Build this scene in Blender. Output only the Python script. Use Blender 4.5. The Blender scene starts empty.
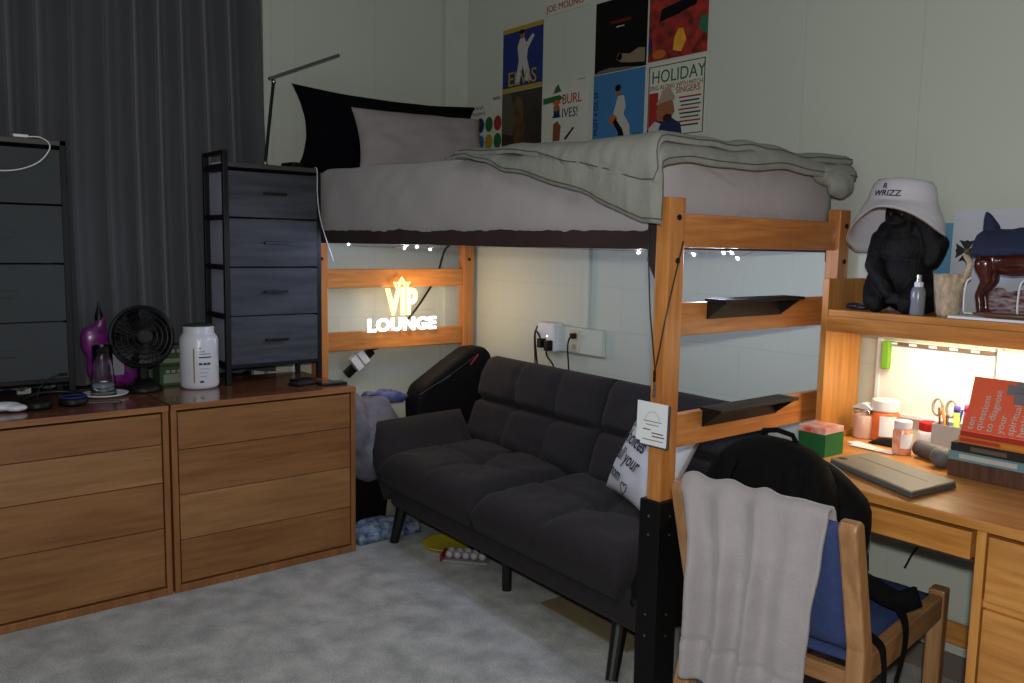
import bpy, bmesh, math, random
from mathutils import Vector, Matrix, noise as mnoise
random.seed(7)
SC = bpy.context.scene
C = SC.collection
PI = math.pi

# ------------------------------------------------------------------ camera
cam_data = bpy.data.cameras.new('camera')
cam = bpy.data.objects.new('camera', cam_data)
C.objects.link(cam)
cam_data.sensor_width = 36.0
cam_data.sensor_fit = 'HORIZONTAL'
cam_data.lens = 36.0 * 845.0 / 1024.0
cam_data.clip_start = 0.05
# rows: camera x (right), y (up), -z (forward) in room axes
rx = Vector((0.62726406, 0.77859984, 0.01794692))
dn = Vector((0.09928972, -0.05709231, -0.99341936))
fw = Vector((-0.77245152, 0.6249182, -0.11311891))
rx.normalize(); fw.normalize()
up = rx.cross(fw); up.normalize()
M = Matrix((rx, up, -fw)).transposed().to_4x4()
M.translation = Vector((3.856, -2.78, 1.38))
cam.matrix_world = M
SC.camera = cam
SC.view_settings.view_transform = 'Standard'
SC.view_settings.look = 'None'
SC.view_settings.gamma = 1.0
SC.view_settings.use_curve_mapping = False
SC.view_settings.exposure = 0.0

# ------------------------------------------------------------------ world and the flash
world = bpy.data.worlds.new('world')
SC.world = world
world.use_nodes = True
world.node_tree.nodes['Background'].inputs[0].default_value = (0.97, 0.98, 1.0, 1)
world.node_tree.nodes['Background'].inputs[1].default_value = 0.10

def lamp(name, kind, loc, energy, color, **kw):
    d = bpy.data.lights.new(name, kind)
    d.energy = energy; d.color = color
    for k, v in kw.items(): setattr(d, k, v)
    o = bpy.data.objects.new(name, d); C.objects.link(o); o.location = loc
    return o
overhead_fill = lamp('added_overhead_fill', 'AREA', (2.9, -2.9, 2.75), 13.0, (1.0, 0.99, 0.97), shape='RECTANGLE', size=1.6, size_y=1.2)  # soft fill added overhead to brighten the carpet, not a room fixture
flash = lamp('camera_flash', 'POINT', (3.88, -2.79, 1.49), 112.0, (1.0, 0.99, 0.955), shadow_soft_size=0.03)

# ------------------------------------------------------------------ helpers
def lin(c):
    c = c / 255.0
    return c / 12.92 if c <= 0.04045 else ((c + 0.055) / 1.055) ** 2.4
def rgb(r, g, b): return (lin(r), lin(g), lin(b), 1.0)

MATS = {}
def mat(name, c, rough=0.6, metal=0.0, var=0.12, scale=12.0, stretch=(1, 1, 1), bump=0.0, bscale=60.0,
        c2=None, emit=None, strength=0.0, trans=0.0, sheen=0.0, coat=0.0, spec=0.5):
    if name in MATS: return MATS[name]
    m = bpy.data.materials.new(name); m.use_nodes = True
    nt = m.node_tree; b = nt.nodes['Principled BSDF']
    b.inputs['Roughness'].default_value = rough
    b.inputs['Metallic'].default_value = metal
    b.inputs['Specular IOR Level'].default_value = spec
    if trans: b.inputs['Transmission Weight'].default_value = trans
    if sheen: b.inputs['Sheen Weight'].default_value = sheen
    if coat: b.inputs['Coat Weight'].default_value = coat
    tc = nt.nodes.new('ShaderNodeTexCoord'); mp = nt.nodes.new('ShaderNodeMapping')
    mp.inputs['Scale'].default_value = stretch
    nt.links.new(tc.outputs['Object'], mp.inputs['Vector'])
    nz = nt.nodes.new('ShaderNodeTexNoise'); nz.inputs['Scale'].default_value = scale
    nz.inputs['Detail'].default_value = 5.0
    nt.links.new(mp.outputs['Vector'], nz.inputs['Vector'])
    rp = nt.nodes.new('ShaderNodeValToRGB')
    if c2 is None: c2 = tuple(x * (1 - var) for x in c[:3]) + (1,); c1 = tuple(min(1, x * (1 + var)) for x in c[:3]) + (1,)
    else: c1 = c
    rp.color_ramp.elements[0].position = 0.32; rp.color_ramp.elements[1].position = 0.68
    rp.color_ramp.elements[0].color = c2; rp.color_ramp.elements[1].color = c1
    nt.links.new(nz.outputs['Fac'], rp.inputs['Fac'])
    nt.links.new(rp.outputs['Color'], b.inputs['Base Color'])
    if bump:
        n2 = nt.nodes.new('ShaderNodeTexNoise'); n2.inputs['Scale'].default_value = bscale; n2.inputs['Detail'].default_value = 3
        nt.links.new(mp.outputs['Vector'], n2.inputs['Vector'])
        bp = nt.nodes.new('ShaderNodeBump'); bp.inputs['Strength'].default_value = bump; bp.inputs['Distance'].default_value = 0.004
        nt.links.new(n2.outputs['Fac'], bp.inputs['Height']); nt.links.new(bp.outputs['Normal'], b.inputs['Normal'])
    if emit:
        b.inputs['Emission Color'].default_value = emit; b.inputs['Emission Strength'].default_value = strength
    MATS[name] = m
    return m

def wood(name, c, c2, axis=0, rough=0.4, scale=7.0, coat=0.15):
    """grain running along the given axis"""
    if name in MATS: return MATS[name]
    s = [9.0, 9.0, 9.0]; s[axis] = 0.7
    m = mat(name, c, rough, c2=c2, scale=scale, stretch=tuple(s), coat=coat)
    nt = m.node_tree
    # broad figure variation
    b = nt.nodes['Principled BSDF']
    ramp = [n for n in nt.nodes if n.type == 'VALTORGB'][0]
    tc = [n for n in nt.nodes if n.type == 'TEX_COORD'][0]
    mp = nt.nodes.new('ShaderNodeMapping'); s2 = [3.0, 3.0, 3.0]; s2[axis] = 0.6; mp.inputs['Scale'].default_value = s2
    nt.links.new(tc.outputs['Object'], mp.inputs['Vector'])
    n2 = nt.nodes.new('ShaderNodeTexNoise'); n2.inputs['Scale'].default_value = 2.3; n2.inputs['Distortion'].default_value = 1.2
    nt.links.new(mp.outputs['Vector'], n2.inputs['Vector'])
    mx = nt.nodes.new('ShaderNodeMix'); mx.data_type = 'RGBA'; mx.blend_type = 'MULTIPLY'; mx.inputs[0].default_value = 0.75
    r2 = nt.nodes.new('ShaderNodeValToRGB'); r2.color_ramp.elements[0].position = 0.35; r2.color_ramp.elements[1].position = 0.65
    r2.color_ramp.elements[0].color = (0.72, 0.66, 0.6, 1); r2.color_ramp.elements[1].color = (1, 1, 1, 1)
    nt.links.new(n2.outputs['Fac'], r2.inputs['Fac'])
    nt.links.new(ramp.outputs['Color'], mx.inputs[6]); nt.links.new(r2.outputs['Color'], mx.inputs[7])
    nt.links.new(mx.outputs[2], b.inputs['Base Color'])
    return m

def tag(o, label, cat, group=None, kind=None):
    if label: o['label'] = label
    if cat: o['category'] = cat
    if group: o['group'] = group
    if kind: o['kind'] = kind
    return o

def thing(name, label, cat, loc=(0, 0, 0), rotz=0.0, group=None):
    o = bpy.data.objects.new(name, None); C.objects.link(o)
    o.empty_display_size = 0.05
    o.location = loc; o.rotation_euler = (0, 0, rotz)
    return tag(o, label, cat, group)

def obj(name, bm, m, parent=None, smooth=False, bevel=0.0, label=None, mods=None):
    me = bpy.data.meshes.new(name)
    bmesh.ops.recalc_face_normals(bm, faces=bm.faces)
    bm.to_mesh(me); bm.free()
    if m is not None:
        for mm in (m if isinstance(m, (list, tuple)) else [m]): me.materials.append(mm)
    if smooth:
        for p in me.polygons: p.use_smooth = True
    o = bpy.data.objects.new(name, me); C.objects.link(o)
    if parent is not None: o.parent = parent
    if bevel:
        b = o.modifiers.new('bevel', 'BEVEL'); b.width = bevel; b.segments = 2; b.limit_method = 'ANGLE'
    if label: o['label'] = label
    return o

def struct(name, bm, m, **kw):
    o = obj(name, bm, m, **kw); o['kind'] = 'structure'; return o

def BM(): return bmesh.new()

def box(bm, x0, x1, y0, y1, z0, z1, mi=0, mtx=None):
    vs = [bm.verts.new((x, y, z)) for x in (x0, x1) for y in (y0, y1) for z in (z0, z1)]
    if mtx: 
        for v in vs: v.co = mtx @ v.co
    for f in ((0, 1, 3, 2), (4, 6, 7, 5), (0, 4, 5, 1), (2, 3, 7, 6), (0, 2, 6, 4), (1, 5, 7, 3)):
        fc = bm.faces.new([vs[i] for i in f]); fc.material_index = mi
    return bm

def bxm(*a, **k): return box(BM(), *a, **k)

def prism(bm, pts, h0, h1, to3, mi=0):
    """2-D outline pts extruded between h0 and h1; to3(u,v,h) gives the 3-D point"""
    a = [bm.verts.new(to3(u, v, h0)) for u, v in pts]; b = [bm.verts.new(to3(u, v, h1)) for u, v in pts]
    n = len(pts)
    f = bm.faces.new(a[::-1]); f.material_index = mi
    f = bm.faces.new(b); f.material_index = mi
    for i in range(n):
        f = bm.faces.new((a[i], a[(i + 1) % n], b[(i + 1) % n], b[i])); f.material_index = mi
    return bm

def tube(bm, pts, r, n=8, closed=False, mi=0):
    pts = [Vector(p) for p in pts]
    rr = r if isinstance(r, (list, tuple)) else [r] * len(pts)
    rings = []; N = len(pts); prev = None
    for i, p in enumerate(pts):
        if closed: t = pts[(i + 1) % N] - pts[i - 1]
        else: t = pts[min(i + 1, N - 1)] - pts[max(i - 1, 0)]
        t.normalize()
        if prev is None:
            a = Vector((0, 0, 1)) if abs(t.z) < 0.9 else Vector((1, 0, 0))
            u = t.cross(a).normalized()
        else:
            u = (prev - t * prev.dot(t)); 
            u = u.normalized() if u.length > 1e-6 else t.orthogonal().normalized()
        prev = u; w = t.cross(u)
        rings.append([bm.verts.new(p + (u * math.cos(2 * PI * k / n) + w * math.sin(2 * PI * k / n)) * rr[i]) for k in range(n)])
    rng = range(N) if closed else range(N - 1)
    for i in rng:
        A = rings[i]; B = rings[(i + 1) % N]
        for k in range(n):
            f = bm.faces.new((A[k], A[(k + 1) % n], B[(k + 1) % n], B[k])); f.material_index = mi
    if not closed:
        bm.faces.new(rings[0][::-1]); bm.faces.new(rings[-1])
    return bm

def spline(pts, k=6):
    """Catmull-Rom through the points"""
    P = [Vector(p) for p in pts]; P = [2 * P[0] - P[1]] + P + [2 * P[-1] - P[-2]]
    out = []
    for i in range(1, len(P) - 2):
        for j in range(k):
            t = j / k; a, b, c, d = P[i - 1], P[i], P[i + 1], P[i + 2]
            out.append(0.5 * ((2 * b) + (c - a) * t + (2 * a - 5 * b + 4 * c - d) * t * t + (3 * b - a - 3 * c + d) * t ** 3))
    out.append(P[-2]); return out

def ribbon(bm, pts, w, t, side, mi=0):
    """flat strap: width w along side, thickness t"""
    pts = [Vector(p) for p in pts]; side = Vector(side).normalized(); R = []
    for i, p in enumerate(pts):
        d = (pts[min(i + 1, len(pts) - 1)] - pts[max(i - 1, 0)]).normalized()
        s = (side - d * side.dot(d)).normalized(); nn = d.cross(s)
        R.append([bm.verts.new(p + s * a * w / 2 + nn * b * t / 2) for a, b in ((-1, -1), (1, -1), (1, 1), (-1, 1))])
    for A, B in zip(R, R[1:]):
        for k in range(4): bm.faces.new((A[k], A[(k + 1) % 4], B[(k + 1) % 4], B[k])).material_index = mi
    bm.faces.new(R[0][::-1]); bm.faces.new(R[-1])
    return bm

def lathe(bm, prof, c=(0, 0, 0), n=28, mi=0, mtx=None, sx=1.0, sy=1.0):
    rings = []
    for r, z in prof:
        if r <= 1e-6:
            rings.append([bm.verts.new((c[0], c[1], c[2] + z))])
        else:
            rings.append([bm.verts.new((c[0] + sx * r * math.cos(2 * PI * k / n), c[1] + sy * r * math.sin(2 * PI * k / n), c[2] + z)) for k in range(n)])
    for A, B in zip(rings, rings[1:]):
        for k in range(n):
            k2 = (k + 1) % n
            if len(A) == 1 and len(B) == 1: continue
            if len(A) == 1: f = bm.faces.new((A[0], B[k2], B[k]))
            elif len(B) == 1: f = bm.faces.new((A[k], A[k2], B[0]))
            else: f = bm.faces.new((A[k], A[k2], B[k2], B[k]))
            f.material_index = mi
    if mtx:
        for R in rings:
            for v in R: v.co = mtx @ v.co
    return bm

def ellip(bm, c, r, rot=None, seg=16, rings=10, mi=0):
    m = Matrix.Translation(Vector(c)) @ (rot.to_4x4() if rot else Matrix.Identity(4)) @ Matrix.Diagonal((r[0], r[1], r[2], 1))
    res = bmesh.ops.create_uvsphere(bm, u_segments=seg, v_segments=rings, radius=1.0, matrix=m)
    for v in res['verts']:
        for f in v.link_faces: f.material_index = mi
    return bm

def limb(bm, pts, rr, k=8):
    """a chain of overlapping spheres, to be remeshed into one body"""
    P = [Vector(p) for p in pts]
    for i in range(len(P) - 1):
        for j in range(k + 1):
            t = j / k
            ellip(bm, P[i].lerp(P[i + 1], t), [rr[i] * (1 - t) + rr[i + 1] * t] * 3, seg=10, rings=7)
    return bm

def remesh(o, voxel, smooth=4):
    r = o.modifiers.new('remesh', 'REMESH'); r.mode = 'VOXEL'; r.voxel_size = voxel; r.use_smooth_shade = True
    s = o.modifiers.new('smooth', 'SMOOTH'); s.iterations = smooth; s.factor = 0.6
    return o

def nz(x, y, z=0.0): return mnoise.noise(Vector((x, y, z)))

def slab(bm, nu, nv, top, bot, mtx=None, mi=0):
    """closed sheet body: top(u,v) and bot(u,v) return 3-D points for u,v in 0..1"""
    T = [[bm.verts.new(top(i / nu, j / nv)) for j in range(nv + 1)] for i in range(nu + 1)]
    B = [[bm.verts.new(bot(i / nu, j / nv)) for j in range(nv + 1)] for i in range(nu + 1)]
    fs = []
    for i in range(nu):
        for j in range(nv):
            fs.append(bm.faces.new((T[i][j], T[i + 1][j], T[i + 1][j + 1], T[i][j + 1])))
            fs.append(bm.faces.new((B[i][j], B[i][j + 1], B[i + 1][j + 1], B[i + 1][j])))
    for i in range(nu):
        fs.append(bm.faces.new((T[i][0], B[i][0], B[i + 1][0], T[i + 1][0])))
        fs.append(bm.faces.new((T[i][nv], T[i + 1][nv], B[i + 1][nv], B[i][nv])))
    for j in range(nv):
        fs.append(bm.faces.new((T[0][j], T[0][j + 1], B[0][j + 1], B[0][j])))
        fs.append(bm.faces.new((T[nu][j], B[nu][j], B[nu][j + 1], T[nu][j + 1])))
    for f in fs: f.material_index = mi
    if mtx:
        for R in T + B:
            for v in R: v.co = mtx @ v.co
    return bm

def frame_mtx(origin, xa, ya):
    """matrix whose columns are xa, ya and their cross product (all normalised)"""
    xa = Vector(xa).normalized(); ya = Vector(ya); ya = (ya - xa * ya.dot(xa)).normalized(); za = xa.cross(ya)
    m = Matrix((xa, ya, za)).transposed().to_4x4(); m.translation = Vector(origin); return m

def pillow_bm(W, H, T, mtx, n=22, wr=0.006, seed=0, ear=0.04):
    def sh(u, v, s):
        a, b = 2 * u - 1, 2 * v - 1
        bulge = ((1 - abs(a) ** 2.6) * (1 - abs(b) ** 2.6)) ** 0.5 if abs(a) < 1 and abs(b) < 1 else 0
        pin = 1 - ear * 2 * (1 - abs(b) ** 2) * (abs(a) ** 3) ; pin2 = 1 - ear * 2 * (1 - abs(a) ** 2) * (abs(b) ** 3)
        x = a * W / 2 * pin; y = b * H / 2 * pin2
        z = s * (T / 2 * bulge + 0.002) + wr * nz(a * 3 + seed, b * 3, s) * (0.3 + bulge)
        return Vector((x, y, z))
    return slab(BM(), n, n, lambda u, v: sh(u, v, 1), lambda u, v: sh(u, v, -1), mtx)

def text_obj(name, s, m, size, mtx, parent=None, ext=0.0005, align='LEFT', bevel=0.0, sx=1.0, shear=0.0, label=None, offset=0.0, sp=1.0):
    cu = bpy.data.curves.new('lettering', 'FONT'); cu.body = s; cu.size = size; cu.extrude = ext; cu.align_x = align
    cu.bevel_depth = bevel; cu.shear = shear; cu.resolution_u = 3; cu.offset = offset; cu.space_character = sp
    t = bpy.data.objects.new('lettering', cu); C.objects.link(t)
    dg = bpy.context.evaluated_depsgraph_get(); dg.update()
    me = bpy.data.meshes.new_from_object(t.evaluated_get(dg))
    bpy.data.objects.remove(t); bpy.data.curves.remove(cu)
    me.transform(mtx @ Matrix.Diagonal((sx, 1, 1, 1)))
    me.materials.clear(); me.materials.append(m)
    o = bpy.data.objects.new(name, me); C.objects.link(o)
    if parent is not None: o.parent = parent
    if label: o['label'] = label
    return o

def copy_tree(o, parent=None):
    c = o.copy(); C.objects.link(c); c.parent = parent
    for ch in list(o.children): copy_tree(ch, c)
    return c

X, Y, Z = Vector((1, 0, 0)), Vector((0, 1, 0)), Vector((0, 0, 1))
def on_wall_right(x, z, y=-0.004): return frame_mtx((x, y, z), X, Z)      # faces -y
def on_wall_left(y, z, x=0.0): return frame_mtx((x, y, z), Y, Z)          # faces +x

# ------------------------------------------------------------------ materials
PAINT = rgb(190, 196, 184)
def wall_material(name, haxis):
    m = bpy.data.materials.new(name); m.use_nodes = True; nt = m.node_tree; b = nt.nodes['Principled BSDF']
    b.inputs['Roughness'].default_value = 0.55
    tc = nt.nodes.new('ShaderNodeTexCoord'); sp = nt.nodes.new('ShaderNodeSeparateXYZ'); nt.links.new(tc.outputs['Object'], sp.inputs[0])
    cb = nt.nodes.new('ShaderNodeCombineXYZ')
    nt.links.new(sp.outputs[haxis], cb.inputs[0]); nt.links.new(sp.outputs[2], cb.inputs[1])
    mp = nt.nodes.new('ShaderNodeMapping'); mp.inputs['Location'].default_value = (0.088 if haxis == 0 else 0.12, 0.006, 0)
    nt.links.new(cb.outputs[0], mp.inputs['Vector'])
    def brick(h, off):
        k = nt.nodes.new('ShaderNodeTexBrick'); k.inputs['Scale'].default_value = 1.0
        k.inputs['Brick Width'].default_value = 0.430; k.inputs['Row Height'].default_value = h
        k.inputs['Mortar Size'].default_value = 0.0045; k.inputs['Mortar Smooth'].default_value = 0.6; k.offset = off
        k.inputs['Color1'].default_value = (1, 1, 1, 1); k.inputs['Color2'].default_value = (1, 1, 1, 1); k.inputs['Mortar'].default_value = (0, 0, 0, 1)
        nt.links.new(mp.outputs[0], k.inputs['Vector']); return k
    k1 = brick(0.2, 0.5); k2 = brick(4.0, 0.0)
    gt = nt.nodes.new('ShaderNodeMath'); gt.operation = 'GREATER_THAN'; gt.inputs[1].default_value = 1.28
    nt.links.new(sp.outputs[2], gt.inputs[0])
    mx = nt.nodes.new('ShaderNodeMix'); mx.data_type = 'RGBA'
    nt.links.new(gt.outputs[0], mx.inputs[0]); nt.links.new(k1.outputs['Color'], mx.inputs[6]); nt.links.new(k2.outputs['Color'], mx.inputs[7])
    n1 = nt.nodes.new('ShaderNodeTexNoise'); n1.inputs['Scale'].default_value = 45; n1.inputs['Detail'].default_value = 4
    nt.links.new(tc.outputs['Object'], n1.inputs['Vector'])
    ad = nt.nodes.new('ShaderNodeMath'); ad.operation = 'MULTIPLY_ADD'; ad.inputs[1].default_value = 0.18
    nt.links.new(n1.outputs['Fac'], ad.inputs[0]); nt.links.new(mx.outputs[2], ad.inputs[2])
    bp = nt.nodes.new('ShaderNodeBump'); bp.inputs['Strength'].default_value = 0.22; bp.inputs['Distance'].default_value = 0.002
    nt.links.new(ad.outputs[0], bp.inputs['Height']); nt.links.new(bp.outputs['Normal'], b.inputs['Normal'])
    n2 = nt.nodes.new('ShaderNodeTexNoise'); n2.inputs['Scale'].default_value = 2.5
    nt.links.new(tc.outputs['Object'], n2.inputs['Vector'])
    rp = nt.nodes.new('ShaderNodeValToRGB'); rp.color_ramp.elements[0].color = tuple(v * .94 for v in PAINT[:3]) + (1,); rp.color_ramp.elements[1].color = PAINT
    nt.links.new(n2.outputs['Fac'], rp.inputs['Fac'])
    m2 = nt.nodes.new('ShaderNodeMix'); m2.data_type = 'RGBA'; m2.blend_type = 'MULTIPLY'; m2.inputs[0].default_value = 0.05
    nt.links.new(rp.outputs['Color'], m2.inputs[6]); nt.links.new(mx.outputs[2], m2.inputs[7])
    nt.links.new(m2.outputs[2], b.inputs['Base Color'])
    return m
WALL_R = wall_material('painted_block_right', 0)
WALL_L = wall_material('painted_block_left', 1)
PAINTM = mat('cream_paint', PAINT, 0.5, var=0.03)

def carpet_material():
    m = bpy.data.materials.new('grey_carpet'); m.use_nodes = True; nt = m.node_tree; b = nt.nodes['Principled BSDF']
    b.inputs['Roughness'].default_value = 0.95; b.inputs['Specular IOR Level'].default_value = 0.1
    tc = nt.nodes.new('ShaderNodeTexCoord')
    def noise_(s, d, dist=0):
        n = nt.nodes.new('ShaderNodeTexNoise'); n.inputs['Scale'].default_value = s; n.inputs['Detail'].default_value = d; n.inputs['Distortion'].default_value = dist
        nt.links.new(tc.outputs['Object'], n.inputs['Vector']); return n
    a = noise_(9, 9, 0.2); f = noise_(130, 3)
    r = nt.nodes.new('ShaderNodeValToRGB'); r.color_ramp.elements[0].position = .35; r.color_ramp.elements[1].position = .66
    r.color_ramp.elements[0].color = rgb(166, 168, 165); r.color_ramp.elements[1].color = rgb(200, 201, 197)
    nt.links.new(a.outputs['Fac'], r.inputs['Fac'])
    r2 = nt.nodes.new('ShaderNodeValToRGB'); r2.color_ramp.elements[0].position = .3; r2.color_ramp.elements[1].position = .7
    r2.color_ramp.elements[0].color = (.62, .62, .62, 1); r2.color_ramp.elements[1].color = (1, 1, 1, 1)
    nt.links.new(f.outputs['Fac'], r2.inputs['Fac'])
    mx = nt.nodes.new('ShaderNodeMix'); mx.data_type = 'RGBA'; mx.blend_type = 'MULTIPLY'; mx.inputs[0].default_value = .7
    nt.links.new(r.outputs['Color'], mx.inputs[6]); nt.links.new(r2.outputs['Color'], mx.inputs[7])
    nt.links.new(mx.outputs[2], b.inputs['Base Color'])
    bp = nt.nodes.new('ShaderNodeBump'); bp.inputs['Strength'].default_value = .6; bp.inputs['Distance'].default_value = .008
    ad = nt.nodes.new('ShaderNodeMath'); ad.operation = 'ADD'
    nt.links.new(a.outputs['Fac'], ad.inputs[0]); nt.links.new(f.outputs['Fac'], ad.inputs[1])
    nt.links.new(ad.outputs[0], bp.inputs['Height']); nt.links.new(bp.outputs['Normal'], b.inputs['Normal'])
    return m
CARPET = carpet_material()

OAK = [wood('honey_oak_%s' % 'xyz'[a], rgb(208, 148, 76), rgb(180, 118, 52), a) for a in range(3)]
BEDW = [wood('bed_oak_%s' % 'xyz'[a], rgb(208, 142, 78), rgb(180, 112, 52), a, rough=0.38) for a in range(3)]
DRW = [wood('dresser_oak_%s' % 'xyz'[a], rgb(156, 106, 62), rgb(132, 84, 46), a, rough=0.42) for a in range(3)]
DRTOP = wood('dresser_top_wood', rgb(128, 84, 58), rgb(104, 64, 42), 1, rough=0.22, coat=0.5)
CHW = [wood('chair_beech_%s' % 'xyz'[a], rgb(178, 134, 90), rgb(152, 110, 70), a, rough=0.45) for a in range(3)]
BLACK_METAL = mat('black_metal', rgb(10, 10, 14), 0.5, var=0.1, spec=0.3)
BLACK = mat('black_plastic', rgb(9, 9, 10), 0.45, var=0.1, spec=0.3)
BLACKSTEEL = mat('black_steel', rgb(5, 5, 6), 0.6, var=0.1, spec=0.25)
STEEL = mat('bright_steel', rgb(190, 190, 185), 0.25, metal=1.0)
BRASSY = mat('brass', rgb(180, 150, 70), 0.35, metal=1.0)
WHITE = mat('white_plastic', rgb(214, 216, 220), 0.35, var=0.03)
PAPER = mat('white_paper', rgb(222, 224, 228), 0.7, var=0.03)
INK = mat('black_ink', rgb(24, 24, 28), 0.7)
SHEET = mat('blush_grey_sheet', rgb(168, 162, 164), 0.85, var=0.04, scale=3, bump=0.25, bscale=220, sheen=0.2)
COMF = mat('sage_grey_quilt', rgb(136, 138, 130), 0.9, var=0.06, scale=5, bump=0.9, bscale=45)
PILLG = mat('taupe_pillowcase', rgb(150, 142, 142), 0.85, var=0.04, scale=5)
BLKFAB = mat('black_cotton', rgb(5, 6, 12), 0.95, var=0.15, spec=0.1)
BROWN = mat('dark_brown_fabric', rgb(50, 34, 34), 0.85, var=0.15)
SOFA = mat('charcoal_sofa_fabric', rgb(40, 37, 39), 0.95, var=0.16, scale=90, bump=0.35, bscale=260, sheen=0.04, spec=0.2)
SOFAB = mat('black_sofa_leg', rgb(12, 12, 12), 0.4)
CURT = mat('grey_curtain_fabric', rgb(68, 70, 75), 0.8, var=0.06, scale=4, bump=0.2, bscale=200, sheen=0.3)
BLUEFAB = mat('navy_upholstery', rgb(44, 60, 104), 0.9, var=0.12, scale=80, bump=0.3, bscale=300)
TOWEL = mat('grey_plush', rgb(152, 146, 148), 0.95, var=0.06, scale=14, bump=0.5, bscale=160, sheen=0.3)
DGREY = mat('dark_grey_woodprint', rgb(68, 71, 78), 0.8, c2=rgb(44, 47, 54), scale=3.5, stretch=(6, 1.0, 9))
DPLAIN = mat('dark_slate_fabric', rgb(54, 59, 62), 0.85, var=0.05)
LSIDE = mat('light_grey_side_fabric', rgb(150, 152, 170), 0.9, var=0.06)
GLASSM = mat('clear_glass', (0.95, 0.97, 0.97, 1), 0.05, trans=1.0, var=0.0)

# ================================================================== THE ROOM
struct('floor', bxm(-0.6, 4.8, -4.6, 0.0, -0.06, 0.0), CARPET)
struct('wall_right', bxm(-0.6, 4.8, 0.0, 0.12, -0.06, 2.9), WALL_R)
bm = BM()
box(bm, -0.17, -0.05, -1.14, 0.0, -0.06, 2.9)
box(bm, -0.17, -0.05, -4.6, -1.14, -0.06, 0.60)
box(bm, -0.17, -0.05, -4.6, -1.14, 2.55, 2.9)
struct('wall_left', bm, WALL_L)
struct('trim_2', bxm(-0.05, 0.0, -0.145, 0.0, 0.0, 2.9), PAINTM, bevel=0.003)      # pilaster in the corner
# window recess, its sash and the trim beside the curtain
win = struct('window_1', bxm(-0.15, -0.14, -3.2, -1.14, 0.60, 2.55), mat('night_glass', rgb(20, 24, 32), 0.1, var=0.0))
bm = BM()
box(bm, -0.14, -0.11, -3.2, -1.14, 0.60, 0.66); box(bm, -0.14, -0.11, -3.2, -1.14, 2.5, 2.55)
for y in (-3.2, -2.2, -1.19): box(bm, -0.14, -0.11, y, y + 0.05, 0.66, 2.5)
o = struct('window_frame', bm, PAINTM, parent=win)
struct('trim_1', bxm(-0.05, -0.034, -1.150, -1.112, 0.58, 2.9), PAINTM, bevel=0.003)
struct('baseboard_right', bxm(0.0, 4.8, -0.012, 0.0, 0.0, 0.085), mat('taupe_vinyl_base', rgb(110, 100, 92), 0.5, var=0.05))
struct('baseboard_left', bxm(-0.05, -0.038, -4.6, -0.145, 0.0, 0.085), MATS['taupe_vinyl_base'])

# curtain: one pleated drape
def curtain():
    n = 520; y0, y1 = -3.35, -1.165; rows = 26
    bm = BM(); G = []
    for i in range(n + 1):
        s = i / n; y = y0 + (y1 - y0) * s; col = []
        for j in range(rows + 1):
            t = j / rows; z = 0.755 + (2.53 - 0.755) * t
            ph = s * PI * 19 + 1.6 * nz(s * 6, 0.3) + 0.45 * nz(s * 9, t * 1.1)
            amp = 0.034 + 0.016 * nz(s * 8, 2.0)
            w = 1 - 2 * (math.sin(ph) ** 2 + 0.006) ** 0.42
            x = -0.060 + amp * w + 0.006 * nz(s * 16, t * 3, 5) + 0.0015 * nz(s * 50, t * 6, 6)
            e_ = max(0.0, min(1.0, (s - 0.965) / 0.025)); x = x * (1 - e_) + (-0.012 + 0.006 * math.sin(ph * 2)) * e_
            x = max(min(x, 0.0), -0.104)
            yy = y + (0.055 * (1 - t) ** 1.2 - 0.012) * s ** 6
            col.append(bm.verts.new((x, yy, z)))
        G.append(col)
    for i in range(n):
        for j in range(rows): bm.faces.new((G[i][j], G[i + 1][j], G[i + 1][j + 1], G[i][j + 1]))
    o = obj('curtain', bm, CURT, smooth=True)
    m = o.modifiers.new('solid', 'SOLIDIFY'); m.thickness = 0.003
    return tag(o, 'dark grey pleated curtain hanging over the window on the left', 'curtain')
curtain()

# ================================================================== DRESSERS
def dresser(y0, y1, label, splits):
    t = thing('dresser', label, 'dresser', (0.285, (y0 + y1) / 2, 0))
    cy = (y0 + y1) / 2; a, b = y0 - cy, y1 - cy; X0, X1 = -0.27, 0.285
    H = 0.75
    bm = BM()
    box(bm, X0, X1, a, a + 0.022, 0, H - 0.022); box(bm, X0, X1, b - 0.022, b, 0, H - 0.022)
    box(bm, X0, X0 + 0.01, a + .022, b - .022, 0.02, H - .022)
    box(bm, X0, X1, a + .022, b - .022, 0.0, 0.03)
    obj('carcass', bm, DRW[2], t, bevel=0.002)
    obj('top', bxm(X0, X1, a, b, H - 0.022, H), DRTOP, t, bevel=0.002, label='dark glossy wooden top')
    obj('top_edge', bxm(X1, X1 + 0.004, a, b, H - 0.022, H), DRW[1], t)
    zs = [0.036] + splits + [H - 0.03]
    for i in range(len(zs) - 1):
        m = wood('drawer_front_%d' % (i + (0 if y0 < -1.9 else 4)), *[(rgb(152, 108, 64), rgb(134, 90, 50)), (rgb(148, 102, 58), rgb(130, 86, 46)), (rgb(162, 120, 76), rgb(146, 102, 60)), (rgb(148, 102, 60), rgb(128, 84, 46))][(i + (0 if y0 < -1.9 else 1)) % 4], 1, rough=0.42)
        o = obj('drawer', bxm(X1 - 0.03, X1 - 0.004, a + 0.027, b - 0.027, zs[i] + 0.0015, zs[i + 1] - 0.0015), m, t, bevel=0.001)
    return t
dresser(-2.590, -1.802, 'oak dresser on the left, a dark fabric drawer tower and headset on it', [0.27, 0.45, 0.60])
dresser(-1.793, -1.003, 'oak dresser nearer the sofa, the woodgrain drawer tower standing on it', [0.21, 0.39, 0.57])

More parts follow.
